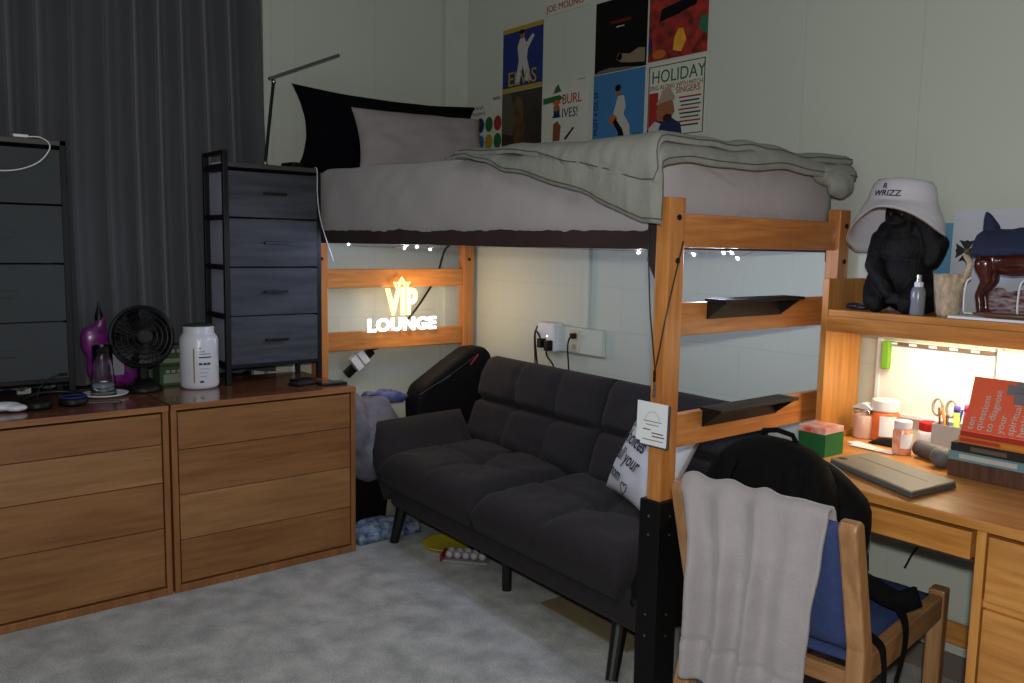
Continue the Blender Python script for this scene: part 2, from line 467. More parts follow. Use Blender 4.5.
# ================================================================== DRAWER TOWERS
def tower(loc, W, D, H, label, front, cells, handles, railside=0.0):
    t = thing('drawer_tower', label, 'drawer tower', loc)
    r = 0.011
    fr = BM()
    x0, x1, y0, y1 = -D / 2, D / 2, -W / 2, W / 2
    for x in (x0, x1 - 2 * r):
        for y in (y0, y1 - 2 * r): box(fr, x, x + 2 * r, y, y + 2 * r, 0, H + (railside if y == y0 else 0))
    zb = 0.085; dz = (H - 0.02 - zb) / cells
    for y in (y0, y1 - 2 * r):
        for k in range(cells + 1): box(fr, x0 + 2 * r, x1 - 2 * r, y, y + 2 * r, zb + k * dz - 0.011, zb + k * dz + 0.011)
    if railside: box(fr, x0, x1, y0, y0 + 2 * r, H + railside, H + railside + 0.014)
    for x in (x0, x1 - 2 * r):
        box(fr, x, x + 2 * r, y0 + 2 * r, y1 - 2 * r, zb - 0.014, zb + 0.004)
    obj('frame', fr, BLACK_METAL, t, bevel=0.002)
    obj('top', bxm(x0, x1, y0 + (2 * r if railside else 0), y1, H - 0.02, H), mat('dark_top_board', rgb(60, 56, 56), 0.5, var=0.1), t, bevel=0.002)
    for k in range(cells):
        za, zc = zb + k * dz + 0.004, zb + (k + 1) * dz - 0.004
        d = obj('drawer', bxm(x0 + 0.02, x1 - 0.004, y0 + 2 * r + 0.001, y1 - 2 * r - 0.001, za, zc - (0.012 if k == cells - 1 else 0)), LSIDE, t, bevel=0.004)
        f = obj('drawer_front', bxm(x1 - 0.004, x1 + 0.002, y0 + 2 * r + 0.001, y1 - 2 * r - 0.001, za, zc - (0.012 if k == cells - 1 else 0)), front, d, bevel=0.0015)
        if handles:
            hb = BM(); hz = (za + zc) / 2
            box(hb, x1 + 0.016, x1 + 0.024, -0.052, 0.052, hz - 0.006, hz + 0.006)
            box(hb, x1 + 0.002, x1 + 0.018, -0.05, -0.042, hz - 0.005, hz + 0.005); box(hb, x1 + 0.002, x1 + 0.018, 0.042, 0.05, hz - 0.005, hz + 0.005)
            obj('handle', hb, BLACK, d, bevel=0.0015)
        else:
            hb = BM(); hz = (za + zc) / 2
            ribbon(hb, [(x1 + 0.003, -0.05, hz), (x1 + 0.012, -0.02, hz - 0.002), (x1 + 0.012, 0.02, hz - 0.002), (x1 + 0.003, 0.05, hz)], 0.02, 0.002, (0, 0, 1))
            obj('pull_tab', hb, DPLAIN, d)
    return t
tower((0.13, -1.233, 0.751), 0.45, 0.255, 0.96, 'tall drawer tower with charcoal woodgrain fronts and black handles beside the bed', DGREY, 4, True, railside=0.035)
tower((0.13, -2.285, 0.751), 0.46, 0.255, 0.99, 'tall slate fabric drawer tower without handles at the left edge', DPLAIN, 4, False)

# ================================================================== BED
bed = thing('loft_bed', 'honey oak loft bed frame raised on black steel legs over the dark sofa', 'bed', (1.19, -0.52, 0))
def B(name, bm, m, parent=None, **k):
    o = obj(name, bm, m, parent if parent else bed, **k)
    if parent is None: o.matrix_parent_inverse = Matrix.Translation(-bed.location)
    return o
PX = ((0.068, 0.12), (2.254, 2.302)); PY = ((-0.973, -0.906), (-0.10, -0.035))
for i, (xa, xb) in enumerate(PX):
    for j, (ya, yb) in enumerate(PY):
        zl = 0.63
        p = B('post', bxm(xa, xb, ya, yb, zl, 1.52 if i else 1.50), BEDW[2], bevel=0.003)
        for z in ((1.465, 1.345) if i else (1.42, 1.30)):
            bb = BM()
            if i: lathe(bb, [(0, 0.0), (0.007, 0.0), (0.0085, 0.002), (0.0085, 0.004), (0, 0.004)], n=12, mtx=frame_mtx((xb, (ya + yb) / 2 + 0.004, z), Y, Z))
            else: lathe(bb, [(0, 0.0), (0.007, 0.0), (0.0085, 0.002), (0.0085, 0.004), (0, 0.004)], n=12, mtx=frame_mtx((xb, (ya + yb) / 2, z), Y, Z))
            obj('bolt', bb, BLACKSTEEL, p)
        e = B('post_extension', bxm(xa - 0.014, xb + 0.014, ya - 0.012, yb + 0.012, 0.0, 0.66), BLACKSTEEL, bevel=0.003)
        for z in (0.615, 0.56, 0.32, 0.255):
            for fm in (frame_mtx(((xa + xb) / 2, ya - 0.012, z), X, Z), frame_mtx((xb + 0.014, (ya + yb) / 2, z), Y, Z)):
                obj('screw', lathe(BM(), [(0, 0), (0.004, 0), (0.0035, 0.003), (0, 0.0035)], n=10, mtx=fm), BRASSY, e, label='small brass screw head')
# foot rails, with the black steps hung on two of them
for (za, zb) in ((1.382, 1.478), (1.130, 1.226), (0.803, 0.902)):
    B('foot_rail', bxm(2.262, 2.288, -0.906, -0.10, za, zb), BEDW[1], bevel=0.003)
for (za, zb) in ((1.382, 1.478), (1.157, 1.249), (0.845, 0.938)):
    B('head_rail', bxm(0.08, 0.106, -0.906, -0.10, za, zb), BEDW[1], bevel=0.003)
for zt in (1.236, 0.914):
    b_ = BM(); ya, yb = -0.79, -0.39; x0 = 2.2885
    prism(b_, [(0, 0), (0.076, 0), (0.076, 0.009), (0, 0.009)], ya, yb, lambda u, v, h: (x0 + u, h, zt - 0.009 + v))
    prism(b_, [(0, 0), (0.005, 0), (0.005, -0.052), (0, -0.052)], ya + 0.012, yb - 0.012, lambda u, v, h: (x0 + u, h, zt - 0.009 + v))
    for yy in (ya + 0.012, yb - 0.018):
        prism(b_, [(0, 0), (0.070, 0), (0, -0.052)], yy, yy + 0.006, lambda u, v, h: (x0 + u, h, zt - 0.009 + v))
    for q_ in range(5): prism(b_, [(0, 0), (0.004, 0), (0.004, 0.0015), (0, 0.0015)], ya + 0.01, yb - 0.01, lambda u, v, h, q_=q_: (x0 + 0.01 + 0.013 * q_ + u, h, zt + v))
    B('ladder_step', b_, mat('black_step_plastic', rgb(16, 14, 13), 0.42, var=0.15, spec=.35), bevel=0.001)
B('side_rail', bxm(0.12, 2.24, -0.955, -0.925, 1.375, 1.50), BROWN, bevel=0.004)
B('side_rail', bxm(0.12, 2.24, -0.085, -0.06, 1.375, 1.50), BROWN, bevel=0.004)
for yy in (-0.968, -0.045):
    B('rail_bracket', prism(BM(), [(0, 0), (0.036, -0.06), (0.036, 0.20 if yy < -.5 else .13), (0.006, 0.15 if yy < -.5 else .12), (0, 0.09)], yy, yy + 0.012, lambda u, v, h: (2.2175 + u, h, 1.345 + v)), BROWN, bevel=0.002)
b_ = BM()
for k in range(14): box(b_, 0.14 + k * 0.155, 0.20 + k * 0.155, -0.925, -0.085, 1.382, 1.395)
B('slat_base', b_, mat('dark_bed_slats', rgb(40, 36, 36), 0.8))
B('steel_panel', bxm(2.270, 2.276, -0.894, -0.112, 0.25, 0.62), BLACKSTEEL, bevel=0.001)

# mattress in its sheet
def mattress():
    x0, x1, y0, y1, z0, z1 = 0.135, 2.245, -0.962, -0.055, 1.40, 1.665
    nx, ns = 150, 56
    bm = BM(); rings = []
    # closed profile in y,z
    def prof(t, s):
        # t 0..1 round the cross-section: front bottom -> front top -> back top -> back bottom
        w, h, r = y1 - y0, z1 - z0, 0.045
        per = [h, w, h, w]; P = sum(per); d = t * P
        if d < h: y, z = y0, z0 + d; side = 0
        elif d < h + w: y, z = y0 + d - h, z1; side = 1
        elif d < 2 * h + w: y, z = y1, z1 - (d - h - w); side = 2
        else: y, z = y1 - (d - 2 * h - w), z0; side = 3
        cy = min(max(y, y0 + r), y1 - r); cz = min(max(z, z0 + r * .5), z1 - r)
        v = Vector((y - cy, z - cz))
        if v.length > 1e-6:
            rr = r if z > (z0 + z1) / 2 else r * .5
            if abs(v.x) > 1e-5 and abs(v.y) > 1e-5: v = v.normalized() * min(v.length, rr)
        return cy + v.x, cz + v.y, side
    for i in range(nx + 1):
        s = i / nx; x = x0 + (x1 - x0) * s; ring = []
        e = min(s, 1 - s) * (x1 - x0); k = 1.0
        if e < 0.05: k = 1 - 0.035 * (1 - e / 0.05) ** 2
        for j in range(ns):
            y, z, side = prof(j / ns, s)
            yc, zc = (y0 + y1) / 2, (z0 + z1) / 2
            y = yc + (y - yc) * k; z = zc + (z - zc) * (k if z > zc else 1)
            h = (z - z0) / (z1 - z0)
            z = z + (0.058 * (1 - s)) * h
            if side == 0:
                # hanging wrinkles of the fitted sheet fan out from the top edge
                f = nz(x * 5 + h * 2.5, h * 1.4, 3) + 0.5 * nz(x * 13 - h * 4, h * 2.0, 7)
                y -= 0.018 * f * (0.35 + h) + 0.010 * math.sin(PI * h)
                if h < 0.12: z += 0.012 + 0.008 * nz(x * 24, 1.0); y -= 0.012
            if side == 1: z += 0.006 * nz(x * 5, y * 5, 2)
            ring.append(bm.verts.new((x, y, z)))
        rings.append(ring)
    for A, B_ in zip(rings, rings[1:]):
        for k in range(ns): bm.faces.new((A[k], A[(k + 1) % ns], B_[(k + 1) % ns], B_[k]))
    # end faces as small grids pulled in by a fan
    for R, sgn in ((rings[0], -1), (rings[-1], 1)):
        c = Vector((0, 0, 0))
        for v in R: c += v.co
        c /= len(R); prev = R
        for q in (0.8, 0.55, 0.3):
            cur = [bm.verts.new(c + (v.co - c) * q + Vector((sgn * (0.020 * (1 - q ** 2) + 0.006 * nz(v.co.y * 14, v.co.z * 4)), 0, 0))) for v in R]
            for k in range(ns): bm.faces.new((prev[k], prev[(k + 1) % ns], cur[(k + 1) % ns], cur[k]))
            prev = cur
        bm.faces.new(prev)
    o = obj('mattress', bm, SHEET, smooth=True)
    return tag(o, 'thick mattress in a blush grey fitted sheet on the loft bed', 'mattress')
mattress()

# quilt: folded, draped over the foot corner
def quilt():
    t = thing('quilt', 'sage grey quilt folded over the foot half of the loft bed', 'quilt', (1.75, -0.5, 1.7))
    def layer(name, xs, over_front, over_end, lift, thick, seed, xstart):
        nu, nv = 90, 70
        yF, yB, xE = -0.985, -0.05, 2.262
        def P(u, v, off):
            # u along the bed (0 = head side), v across (0 = wall, 1 = hanging front)
            hang_e = over_end; Lx = (xE - xs) + hang_e
            sx = u * Lx; px = xs + sx
            ex = max(0.0, px - xE)
            skew = 0.0
            hf = over_front(min(1.0, (px - xs) / (xE - xs)))
            Ly = (yB - yF) + hf; sy = v * Ly; py = yB - sy
            ey = max(0.0, yF - py)
            px = px + xstart * (1 - v) ** 1.0 * max(0, 1 - u * 1.6)
            top = 1.670 + 0.030 * (1 - u) + lift + 0.018 * nz(px * 3 + seed, py * 3) + 0.012 * nz(px * 8, py * 8, seed) + 0.006 * math.sin(PI * min(1, v * 1.1)) * min(1, u * 4) - 0.012 * v
            ro = 0.05
            def bend(e):       # rounded edge: returns (outward, down)
                if e <= 0: return 0.0, 0.0
                a = min(e / ro, PI / 2)
                return ro * math.sin(a) , ro * (1 - math.cos(a)) + max(0, e - ro * PI / 2)
            oy, dy = bend(ey); ox, dx = bend(ex)
            x = min(px, xE) + ox if ex > 0 else px
            y = (yF - oy) if ey > 0 else py
            d = math.hypot(dx, dy) if (dx > 0 and dy > 0) else dx + dy
            z = top - d
            w = 0.008 * nz(px * 8 + seed, ey * 4, 1) + 0.007 * nz(px * 26, ey * 12, 4)
            wx = 0.010 * nz(py * 9 + seed, ex * 5, 2)
            if ey > 0: y -= abs(w) * min(1, ey * 12) ; x += 0.015 * min(1, ey * 8) * (1 if ex > 0 else 0)
            if ex > 0: x += abs(wx) * min(1, ex * 12)
            nrm = Vector((dx > 0.01, -(dy > 0.01), 0.4 if d > 0.03 else 1.0)).normalized()
            # rounded rim on the loose edges
            rim = min(1.0, ((1 - v) * Ly) / 0.02 , (u * Lx) / 0.03 , ((1 - u) * Lx) / 0.02); rim = max(0.12, rim) ** 0.5
            q = Vector((x, y, z)) + nrm * (off * thick * rim)
            return q - t.location
        o = obj(name, slab(BM(), nu, nv, lambda u, v: P(u, v, 1.0), lambda u, v: P(u, v, 0.0)), COMF, t, smooth=True)
        sm = mat('quilt_seam', rgb(74, 76, 72), .9)
        obj('edge_seam', tube(BM(), [P(.02 + .965 * k / 60, .992, 1.1) for k in range(61)] + [P(.988, .985 - .985 * k / 50, 1.1) for k in range(1, 51)], .0018, n=5), sm, o)
        return o
    under = layer('under_fold', 1.27, lambda s: 0.030 + 0.20 * s ** 1.5, 0.085, 0.000, 0.011, 1.3, 0.10)
    upper = layer('upper_fold', 1.31, lambda s: 0.022 + 0.135 * s ** 1.8, 0.045, 0.014, 0.016, 4.7, 0.06)
    # rolled corner hanging past the far end of the foot
    bm = BM()
    ellip(bm, Vector((2.330, -0.160, 1.596)) - t.location, (0.034, 0.060, 0.044), seg=28, rings=18)
    ellip(bm, Vector((2.300, -0.185, 1.630)) - t.location, (0.036, 0.075, 0.036), seg=28, rings=18)
    for v in bm.verts:
        p = v.co; v.co = p + Vector((nz(p.x * 22, p.y * 22, p.z * 22), nz(p.y * 20, p.z * 20, 1), nz(p.z * 22, p.x * 20, 4))) * .012
    remesh(obj('rolled_corner', bm, COMF, t, smooth=True), .006, 5)
    return t
quilt()

# pillows
tag(obj('pillow', pillow_bm(0.98, 0.41, 0.13, frame_mtx((0.165, -0.585, 1.895), (0.10, 1, -0.01), (-0.12, 0, 1)), wr=0.034, seed=3, ear=0.06), BLKFAB, smooth=True),
    'large black pillow standing against the wall at the head of the loft bed', 'pillow')
tag(obj('pillow', pillow_bm(0.68, 0.32, 0.14, frame_mtx((0.32, -0.50, 1.862), (0.16, 1, 0.0), (-0.40, 0, 1)), wr=0.016, seed=8, ear=0.03), PILLG, smooth=True),
    'taupe pillow leaning on the black pillow on the loft bed', 'pillow')

# ================================================================== RECORD SLEEVES ON THE WALL
def flat(parent, name, pts, m, d=0.0035, t=0.0008, label=None):
    """thin printed shape on a sleeve; pts in sleeve coordinates (0..1 across, 0..1 up)"""
    x0, z0 = parent['_o']
    S = 0.3125
    bm = prism(BM(), [(x0 + u * S, z0 + v * S) for u, v in pts], -d, -d - t, lambda u, v, h: (u, h, v))
    return obj(name, bm, m, parent, label=label)
def disc(cx, cy, rx_, ry_, n=20): return [(cx + rx_ * math.cos(2 * PI * k / n), cy + ry_ * math.sin(2 * PI * k / n)) for k in range(n)]
def rect(a, b, c, d): return [(a, c), (b, c), (b, d), (a, d)]
def sleeve(x, z, m, label):
    bm = bxm(x, x + 0.3125, -0.003, 0.0, z, z + 0.3125)
    o = obj('record_sleeve', bm, m)
    tag(o, label, 'record sleeve', 'record sleeves on the wall above the bed')
    return o
def wtext(parent, x0, z0, s, m, u, v, size, sx=1.0, rot=0.0, align='LEFT', d=0.0042, offset=0.0, shear=0.0):
    M_ = on_wall_right(x0 + u * .3125, z0 + v * .3125, -d) @ Matrix.Rotation(rot, 4, 'Z')
    return text_obj('lettering', s, m, size, M_, parent, align=align, sx=sx, offset=offset, shear=shear)
pm = lambda n, r, g, b, **k: mat(n, rgb(r * .86, g * .86, b * .86), 0.7, var=0.04, spec=.15, **k)
YEL = pm('print_yellow', 190, 160, 50); GREEN = pm('print_green', 50, 110, 62); RED = pm('print_red', 180, 50, 45)
NAVY = pm('print_navy', 42, 52, 92); WHT = pm('print_white', 205, 205, 198); BLU = pm('print_blue', 60, 120, 180)
BLKP = pm('print_black', 12, 12, 13); SKIN = pm('print_skin', 165, 105, 75); ORG = pm('print_orange', 200, 110, 50); TEAL = pm('print_teal', 40, 120, 130)
CREAM = pm('print_cream', 226, 228, 212)
ROW = (1.845, 2.162, 2.479)
def S(x, z, m, label):
    o = sleeve(x, z, m, label); O = {'_o': (x, z)}
    class P_: pass
    return o
def fl(o, x, z, name, pts, m, d=0.0035, t=0.0008):
    S_ = 0.3125
    return obj(name, prism(BM(), [(x + u * S_, z + v * S_) for u, v in pts], -d, -d - t, lambda u, v, h: (u, h, v)), m, o)

# blue sleeve with yellow bands
x, z = 0.308, ROW[1]
o = sleeve(x, z, pm('print_royal', 44, 58, 128), 'blue record sleeve with yellow bands and large yellow letters')
fl(o, x, z, 'band', rect(0, 1, 0, 0.06), YEL); fl(o, x, z, 'band', rect(0, 1, 0.93, 1), YEL)
fl(o, x, z, 'figure', [(.33, .12), (.44, .12), (.52, .38), (.60, .12), (.74, .12), (.62, .48), (.64, .62), (.80, .80), (.76, .84), (.60, .72), (.54, .82), (.44, .80), (.38, .68), (.42, .46)], WHT)
fl(o, x, z, 'head', disc(.50, .86, .055, .06), SKIN); fl(o, x, z, 'hair', disc(.49, .905, .06, .035), BLKP, d=.0043)
wtext(o, x, z, 'ELVIS', YEL, 0.14, 0.085, 0.100, sx=1.0, d=0.0048, offset=0.0)
# dark portrait sleeve
x, z = 0.308, ROW[0]
o = sleeve(x, z, mat('print_umber', rgb(58, 46, 32), 0.5, c2=rgb(26, 24, 20), scale=6), 'dark brown record sleeve with a shadowed face below the blue sleeve')
fl(o, x, z, 'light_patch', [(0, .35), (.28, .3), (.34, .7), (.22, 1), (0, 1)], pm('print_olive', 92, 92, 74))
fl(o, x, z, 'face', [(.34, .05), (.56, .02), (.62, .2), (.58, .3), (.63, .42), (.56, .55), (.58, .75), (.50, .90), (.40, .94), (.33, .8), (.30, .5)], mat('print_tan_dark', rgb(84, 62, 42), 0.7, var=.5, scale=14, spec=.15), d=.0042)
# white sleeve with coloured circles
x, z = 0.003, ROW[0] - 0.004
o = sleeve(x, z, CREAM, 'white record sleeve with rows of coloured circles in the corner')
for i, c in enumerate((YEL, NAVY, GREEN, RED)):
    fl(o, x, z, 'circle', disc(.14 + .24 * i, .56, .105, .125), c)
for i, c in enumerate((GREEN, BLU, YEL, GREEN)):
    fl(o, x, z, 'circle', disc(.14 + .24 * i, .27, .105, .125), c)
for u, v, w in ((.06, .86, .40), (.14, .76, .36), (.72, .97, .2)):
    obj('script_line', tube(BM(), [(x + (u + w * k / 14) * .3125, -.004, z + (v + .03 * math.sin(k * 2.1)) * .3125) for k in range(15)], 0.0016, n=5), INK, o)
# Burl Ives sleeve
x, z = 0.628, ROW[0] + 0.002
o = sleeve(x, z, CREAM, 'cream record sleeve with red and blue lettering next to a totem of hats')
wtext(o, x, z, 'BURL', RED, 0.46, 0.66, 0.066, sx=0.88); wtext(o, x, z, "IVES!", NAVY, 0.46, 0.46, 0.062, sx=0.88)
fl(o, x, z, 'sign', [(.02, .70), (.40, .72), (.48, .76), (.40, .81), (.02, .79)], GREEN)
fl(o, x, z, 'hat', [(.26, .84), (.44, .86), (.40, .92), (.36, .98), (.30, .92)], GREEN); fl(o, x, z, 'hat', disc(.34, .70, .09, .035), ORG, d=.0043)
fl(o, x, z, 'hat', rect(.27, .41, .50, .62), NAVY); fl(o, x, z, 'hat_brim', disc(.34, .49, .10, .02), NAVY); fl(o, x, z, 'face', disc(.34, .62, .07, .05), SKIN, d=.0043)
fl(o, x, z, 'figure', [(.26, .12), (.42, .12), (.44, .34), (.36, .42), (.27, .38)], pm('print_rust', 140, 80, 55))
fl(o, x, z, 'baton', [(.52, .14), (.56, .12), (.74, .28), (.72, .31)], pm('print_brown', 70, 45, 35))
fl(o, x, z, 'fine_print', rect(.80, .97, .985, .992), INK)
# sleeve at the top edge
x, z = 0.636, ROW[2] + 0.004
o = sleeve(x, z, CREAM, 'cream record sleeve with red block lettering at the very top of the wall')
wtext(o, x, z, 'JOE MOLINO', RED, 0.03, 0.05, 0.043, sx=1.05)
fl(o, x, z, 'picture', rect(.28, .72, .26, .6), TEAL); fl(o, x, z, 'picture', rect(.05, .26, .26, .5), pm('print_pink', 170, 120, 120)); fl(o, x, z, 'picture', rect(.74, .9, .26, .5), RED)
# black sleeve
x, z = 0.988, ROW[1] - 0.004
o = sleeve(x, z, BLKP, 'black record sleeve with a pale reclining figure near its bottom edge')
fl(o, x, z, 'red_title', rect(.30, .70, .66, .70), pm('print_dim_red', 110, 30, 28)); fl(o, x, z, 'subtitle', rect(.42, .57, .60, .615), WHT)
fl(o, x, z, 'figure', [(.44, .16), (.52, .11), (.70, .08), (.98, .05), (.98, .24), (.86, .26), (.70, .20), (.58, .22), (.50, .24)], pm('print_stone', 150, 130, 105))
fl(o, x, z, 'head', disc(.50, .19, .05, .055), pm('print_rose', 130, 70, 65)); fl(o, x, z, 'pale_floor', [(0, 0), (.9, 0), (.6, .035), (.3, .06), (.1, .04)], pm('print_ash', 120, 112, 100))
# red mottled sleeve
x, z = 1.312, ROW[1] + 0.003
redm = mat('print_mottled_red', rgb(170, 44, 26), 0.5, c2=rgb(70, 12, 12), scale=22)
o = sleeve(x, z, redm, 'mottled red record sleeve with dark patches and a glowing orange spot')
fl(o, x, z, 'dark_patch', [(.18, .50), (.50, .55), (.80, .62), (.84, .72), (.60, .72), (.22, .66)], BLKP)
fl(o, x, z, 'dark_patch', [(.20, .80), (.55, .84), (.82, .90), (.80, 1.0), (.24, .97)], BLKP)
fl(o, x, z, 'orange_glow', [(.44, .10), (.58, .06), (.66, .20), (.60, .36), (.52, .36), (.46, .26)], mat('print_amber', rgb(215, 150, 40), .5, var=.2, scale=20))
fl(o, x, z, 'orange_glow', disc(.20, .08, .12, .06), ORG); fl(o, x, z, 'green_patch', [(.86, .30), (1, .22), (1, .44), (.90, .46)], pm('print_jade', 50, 120, 85)); fl(o, x, z, 'blue_patch', disc(.04, .22, .035, .12), NAVY)
# sky-blue sleeve
x, z = 0.985, ROW[0] - 0.004
o = sleeve(x, z, pm('print_sky', 70, 132, 186), 'sky blue record sleeve with a leaping figure in white')
fl(o, x, z, 'figure', [(.42, .42), (.50, .66), (.62, .66), (.66, .50), (.62, .40), (.74, .24), (.76, .02), (.66, .02), (.60, .2), (.46, .36)], WHT)
fl(o, x, z, 'leg', [(.46, .36), (.60, .2), (.66, .06), (.56, .02), (.52, .16), (.42, .3)], BLKP, d=.0043)
fl(o, x, z, 'ball', disc(.42, .34, .08, .065), ORG, d=.0043); fl(o, x, z, 'head', disc(.50, .72, .05, .06), SKIN); fl(o, x, z, 'hair', disc(.50, .775, .055, .045), BLKP, d=.0043)
fl(o, x, z, 'splash', [(.74, .02), (.96, .05), (.94, .12), (.80, .12)], TEAL)
o2 = wtext(o, x, z, 'IT MUST 4 OIL EP', BLKP, 0.10, 0.03, 0.034, rot=PI / 2, sx=0.9)
# holiday sleeve
x, z = 1.316, ROW[0] - 0.006
o = sleeve(x, z, CREAM, 'framed record sleeve with green HOLIDAY lettering beside a man in a pale hat')
for a, b, c, d_ in ((.02, .98, .96, .972), (.02, .98, .03, .042), (.02, .035, .03, .972), (.965, .98, .03, .972)): fl(o, x, z, 'border', rect(a, b, c, d_), pm('print_grey', 90, 92, 86))
wtext(o, x, z, 'HOLIDAY', GREEN, 0.07, 0.745, 0.074, sx=0.90)
wtext(o, x, z, 'SING ALONG WITH MITCH', pm('print_bronze', 150, 110, 60), 0.04, 0.655, 0.027, sx=0.86)
wtext(o, x, z, 'SINGERS', RED, 0.50, 0.575, 0.034, sx=1.0)
fl(o, x, z, 'red_side', rect(.04, .2, .15, .62), RED)
fl(o, x, z, 'coat', [(.0, .03), (.64, .03), (.60, .18), (.42, .28), (.18, .26), (.02, .14)], NAVY, d=.0043)
fl(o, x, z, 'shirt', [(.04, .06), (.2, .05), (.26, .2), (.16, .24), (.05, .16)], WHT, d=.0050)
fl(o, x, z, 'face', [(.20, .24), (.40, .22), (.50, .34), (.46, .5), (.24, .5), (.18, .38)], SKIN, d=.0056)
fl(o, x, z, 'beard', disc(.38, .27, .08, .05), pm('print_dark_brown', 50, 38, 30), d=.0064)
fl(o, x, z, 'hat', [(.17, .46), (.50, .50), (.50, .54), (.46, .58), (.42, .66), (.28, .64), (.24, .54)], pm('print_beige', 180, 160, 145), d=.0064)
for k in range(8):
    fl(o, x, z, 'fine_print', rect(.56 + .02 * (k % 3), .93 - .03 * (k % 2), .50 - .052 * k, .520 - .052 * k), (RED, NAVY, GREEN)[k % 3])

# ================================================================== NEON SIGN, LIGHTS, POWER
t = thing('neon_sign', 'glowing yellow and white LOUNGE sign hung on the head rails of the loft bed', 'sign', (0.125, -0.50, 0.93))
def NM(n, c, s): return mat(n, c, 0.4, emit=c, strength=s, var=0)
NY = NM('neon_yellow', (1.0, 0.66, 0.20, 1), 2.6); NW = NM('neon_white', (0.80, 0.86, 1.0, 1), 3.2)
off = Matrix.Translation(-Vector(t.location))
for z_ in (.0, .105): obj('mounting_bar', bxm(-.012, -.009, -.20, .20, z_ - .002, z_ + .002), GLASSM, t)
text_obj('word', 'LOUNGE', NW, 0.088, off @ on_wall_left(-0.495, 0.937, 0.133), t, ext=0.003, align='CENTER', bevel=0.003, sx=1.10, offset=0.0005, sp=1.08, label='glowing white word')
text_obj('word', 'VIP', NY, 0.185, off @ on_wall_left(-0.50, 1.02, 0.133), t, ext=0.004, align='CENTER', bevel=0.004, sx=0.68, offset=0.002, sp=1.05, label='glowing yellow word')
def cz(pts): return [(0.008, u, v) for u, v in pts]
obj('crown', tube(BM(), cz([(-.030, .222), (-.045, .252), (-.020, .246), (0, .275), (.020, .246), (.045, .252), (.030, .222)]), 0.0065, n=8, closed=True), NY, t, label='glowing yellow crown outline')
obj('crown', tube(BM(), cz([(-.022, .232), (0, .25), (.022, .232)]), 0.005, n=8), NY, t)

sg = lamp('neon_sign_glow', 'POINT', (.26, -.42, 1.08), 3.4, (1.0, .72, .42), shadow_soft_size=.05)
# fairy lights under the bed edge
t = thing('fairy_lights', 'string of tiny cold white lights strung under the edge of the loft bed', 'string lights', (1.2, -0.9, 1.37))
FL = NM('led_white', (0.62, 0.74, 1.0, 1), 700.0)
spots = [(.40, -.945, 1.370), (.872, -.94, 1.360), (.875, -.94, 1.366), (.965, -.94, 1.366), (1.045, -.93, 1.358), (2.165, -.945, 1.366),
          (2.25, -.80, 1.362), (2.25, -.66, 1.368), (2.25, -.62, 1.368), (2.25, -.59, 1.352)]
for p in spots:
    obj('led', ellip(BM(), Vector(p) - t.location, (0.0036, 0.0036, 0.0036), seg=8, rings=6), FL, t)
for p in ((.75, -.90, 1.345), (1.35, -.80, 1.345), (1.95, -.80, 1.345), (2.20, -.62, 1.345)): lamp('fairy_light_glow', 'POINT', p, 2.8, (.62, .72, 1.0), shadow_soft_size=.02)
wp = spline([Vector(p) - t.location + Vector((0, 0, .004)) for p in (spots[0], (.5, -.93, 1.36), spots[1], (.75, -.93, 1.355), spots[2], spots[3], spots[4], (1.5, -.93, 1.37), spots[5], (2.22, -.87, 1.366), spots[6], spots[7], spots[8], spots[9], (2.25, -.5, 1.372))], 5)
obj('wire', tube(BM(), wp, 0.0009, n=5), mat('copper_wire', rgb(150, 110, 70), .4, metal=.6), t)

# outlet box with raceway, wall adapter, cords
t = thing('outlet_box', 'cream surface outlet box with a vertical raceway on the wall behind the sofa', 'outlet', (0.95, 0, 0.93))
L = Vector(t.location)
obj('box', bxm(.79 - .95, 1.112 - .95, -.028, 0, .874 - .93, .996 - .93), PAINTM, t, bevel=.003)
obj('cover_plate', bxm(.905 - .95, .962 - .95, -.033, -.028, .880 - .93, .985 - .93), mat('ivory_plate', rgb(190, 182, 160), .4), t, bevel=.002)
for dz in (.028, -.028):
    obj('socket', lathe(BM(), [(0, 0), (.015, 0), (.015, .002), (0, .002)], n=16, mtx=frame_mtx((-.017, -.033, .002 + dz), X, Z)), mat('ivory_socket', rgb(160, 150, 128), .4), t)
obj('raceway', bxm(.966 - .95, 1.004 - .95, -.022, 0, .996 - .93, 1.66 - .93), PAINTM, t, bevel=.004)
t = thing('wall_adapter', 'white plug-in outlet splitter with black plugs above the sofa back', 'adapter', (0.757, -0.028, 0.93))
obj('body', bxm(-.062, .060, -.035, 0.028, -.062, .078), WHITE, t, bevel=.008)
obj('indicator', lathe(BM(), [(0, 0), (.004, 0), (.003, .002), (0, .002)], n=10, mtx=frame_mtx((.012, -.035, .012), X, Z)), NM('indicator_light', (1, .75, .4, 1), 8), t)
def cord(name, pts, r, label, m=BLACK, cat='cord', plug=None, group=None):
    o = obj(name, tube(BM(), spline(pts, 6), r, n=7), m, smooth=True); tag(o, label, cat, group)
    if plug: obj('plug', bxm(*plug), m, o, bevel=.003)
    return o
cord('power_cable', [(.745, -.075, .915), (.725, -.085, .955), (.70, -.08, .96), (.69, -.07, .90), (.695, -.06, .80), (.695, -.05, .70)], .0045, 'black cord arching from the left plug of the white adapter', plug=(.735, .765, -.10, -.064, .885, .93))
cord('power_cable', [(.800, -.095, .89), (.803, -.09, .85), (.83, -.07, .80), (.84, -.06, .70)], .0045, 'black cord dropping from the right plug of the white adapter', plug=(.787, .815, -.10, -.064, .875, .925))
cord('power_cable', [(.934, -.050, .955), (.918, -.052, .945), (.905, -.05, .90), (.91, -.045, .80), (.91, -.04, .70)], .004, 'thin black cord plugged straight into the ivory outlet', plug=(.925, .95, -.06, -.034, .945, .97))
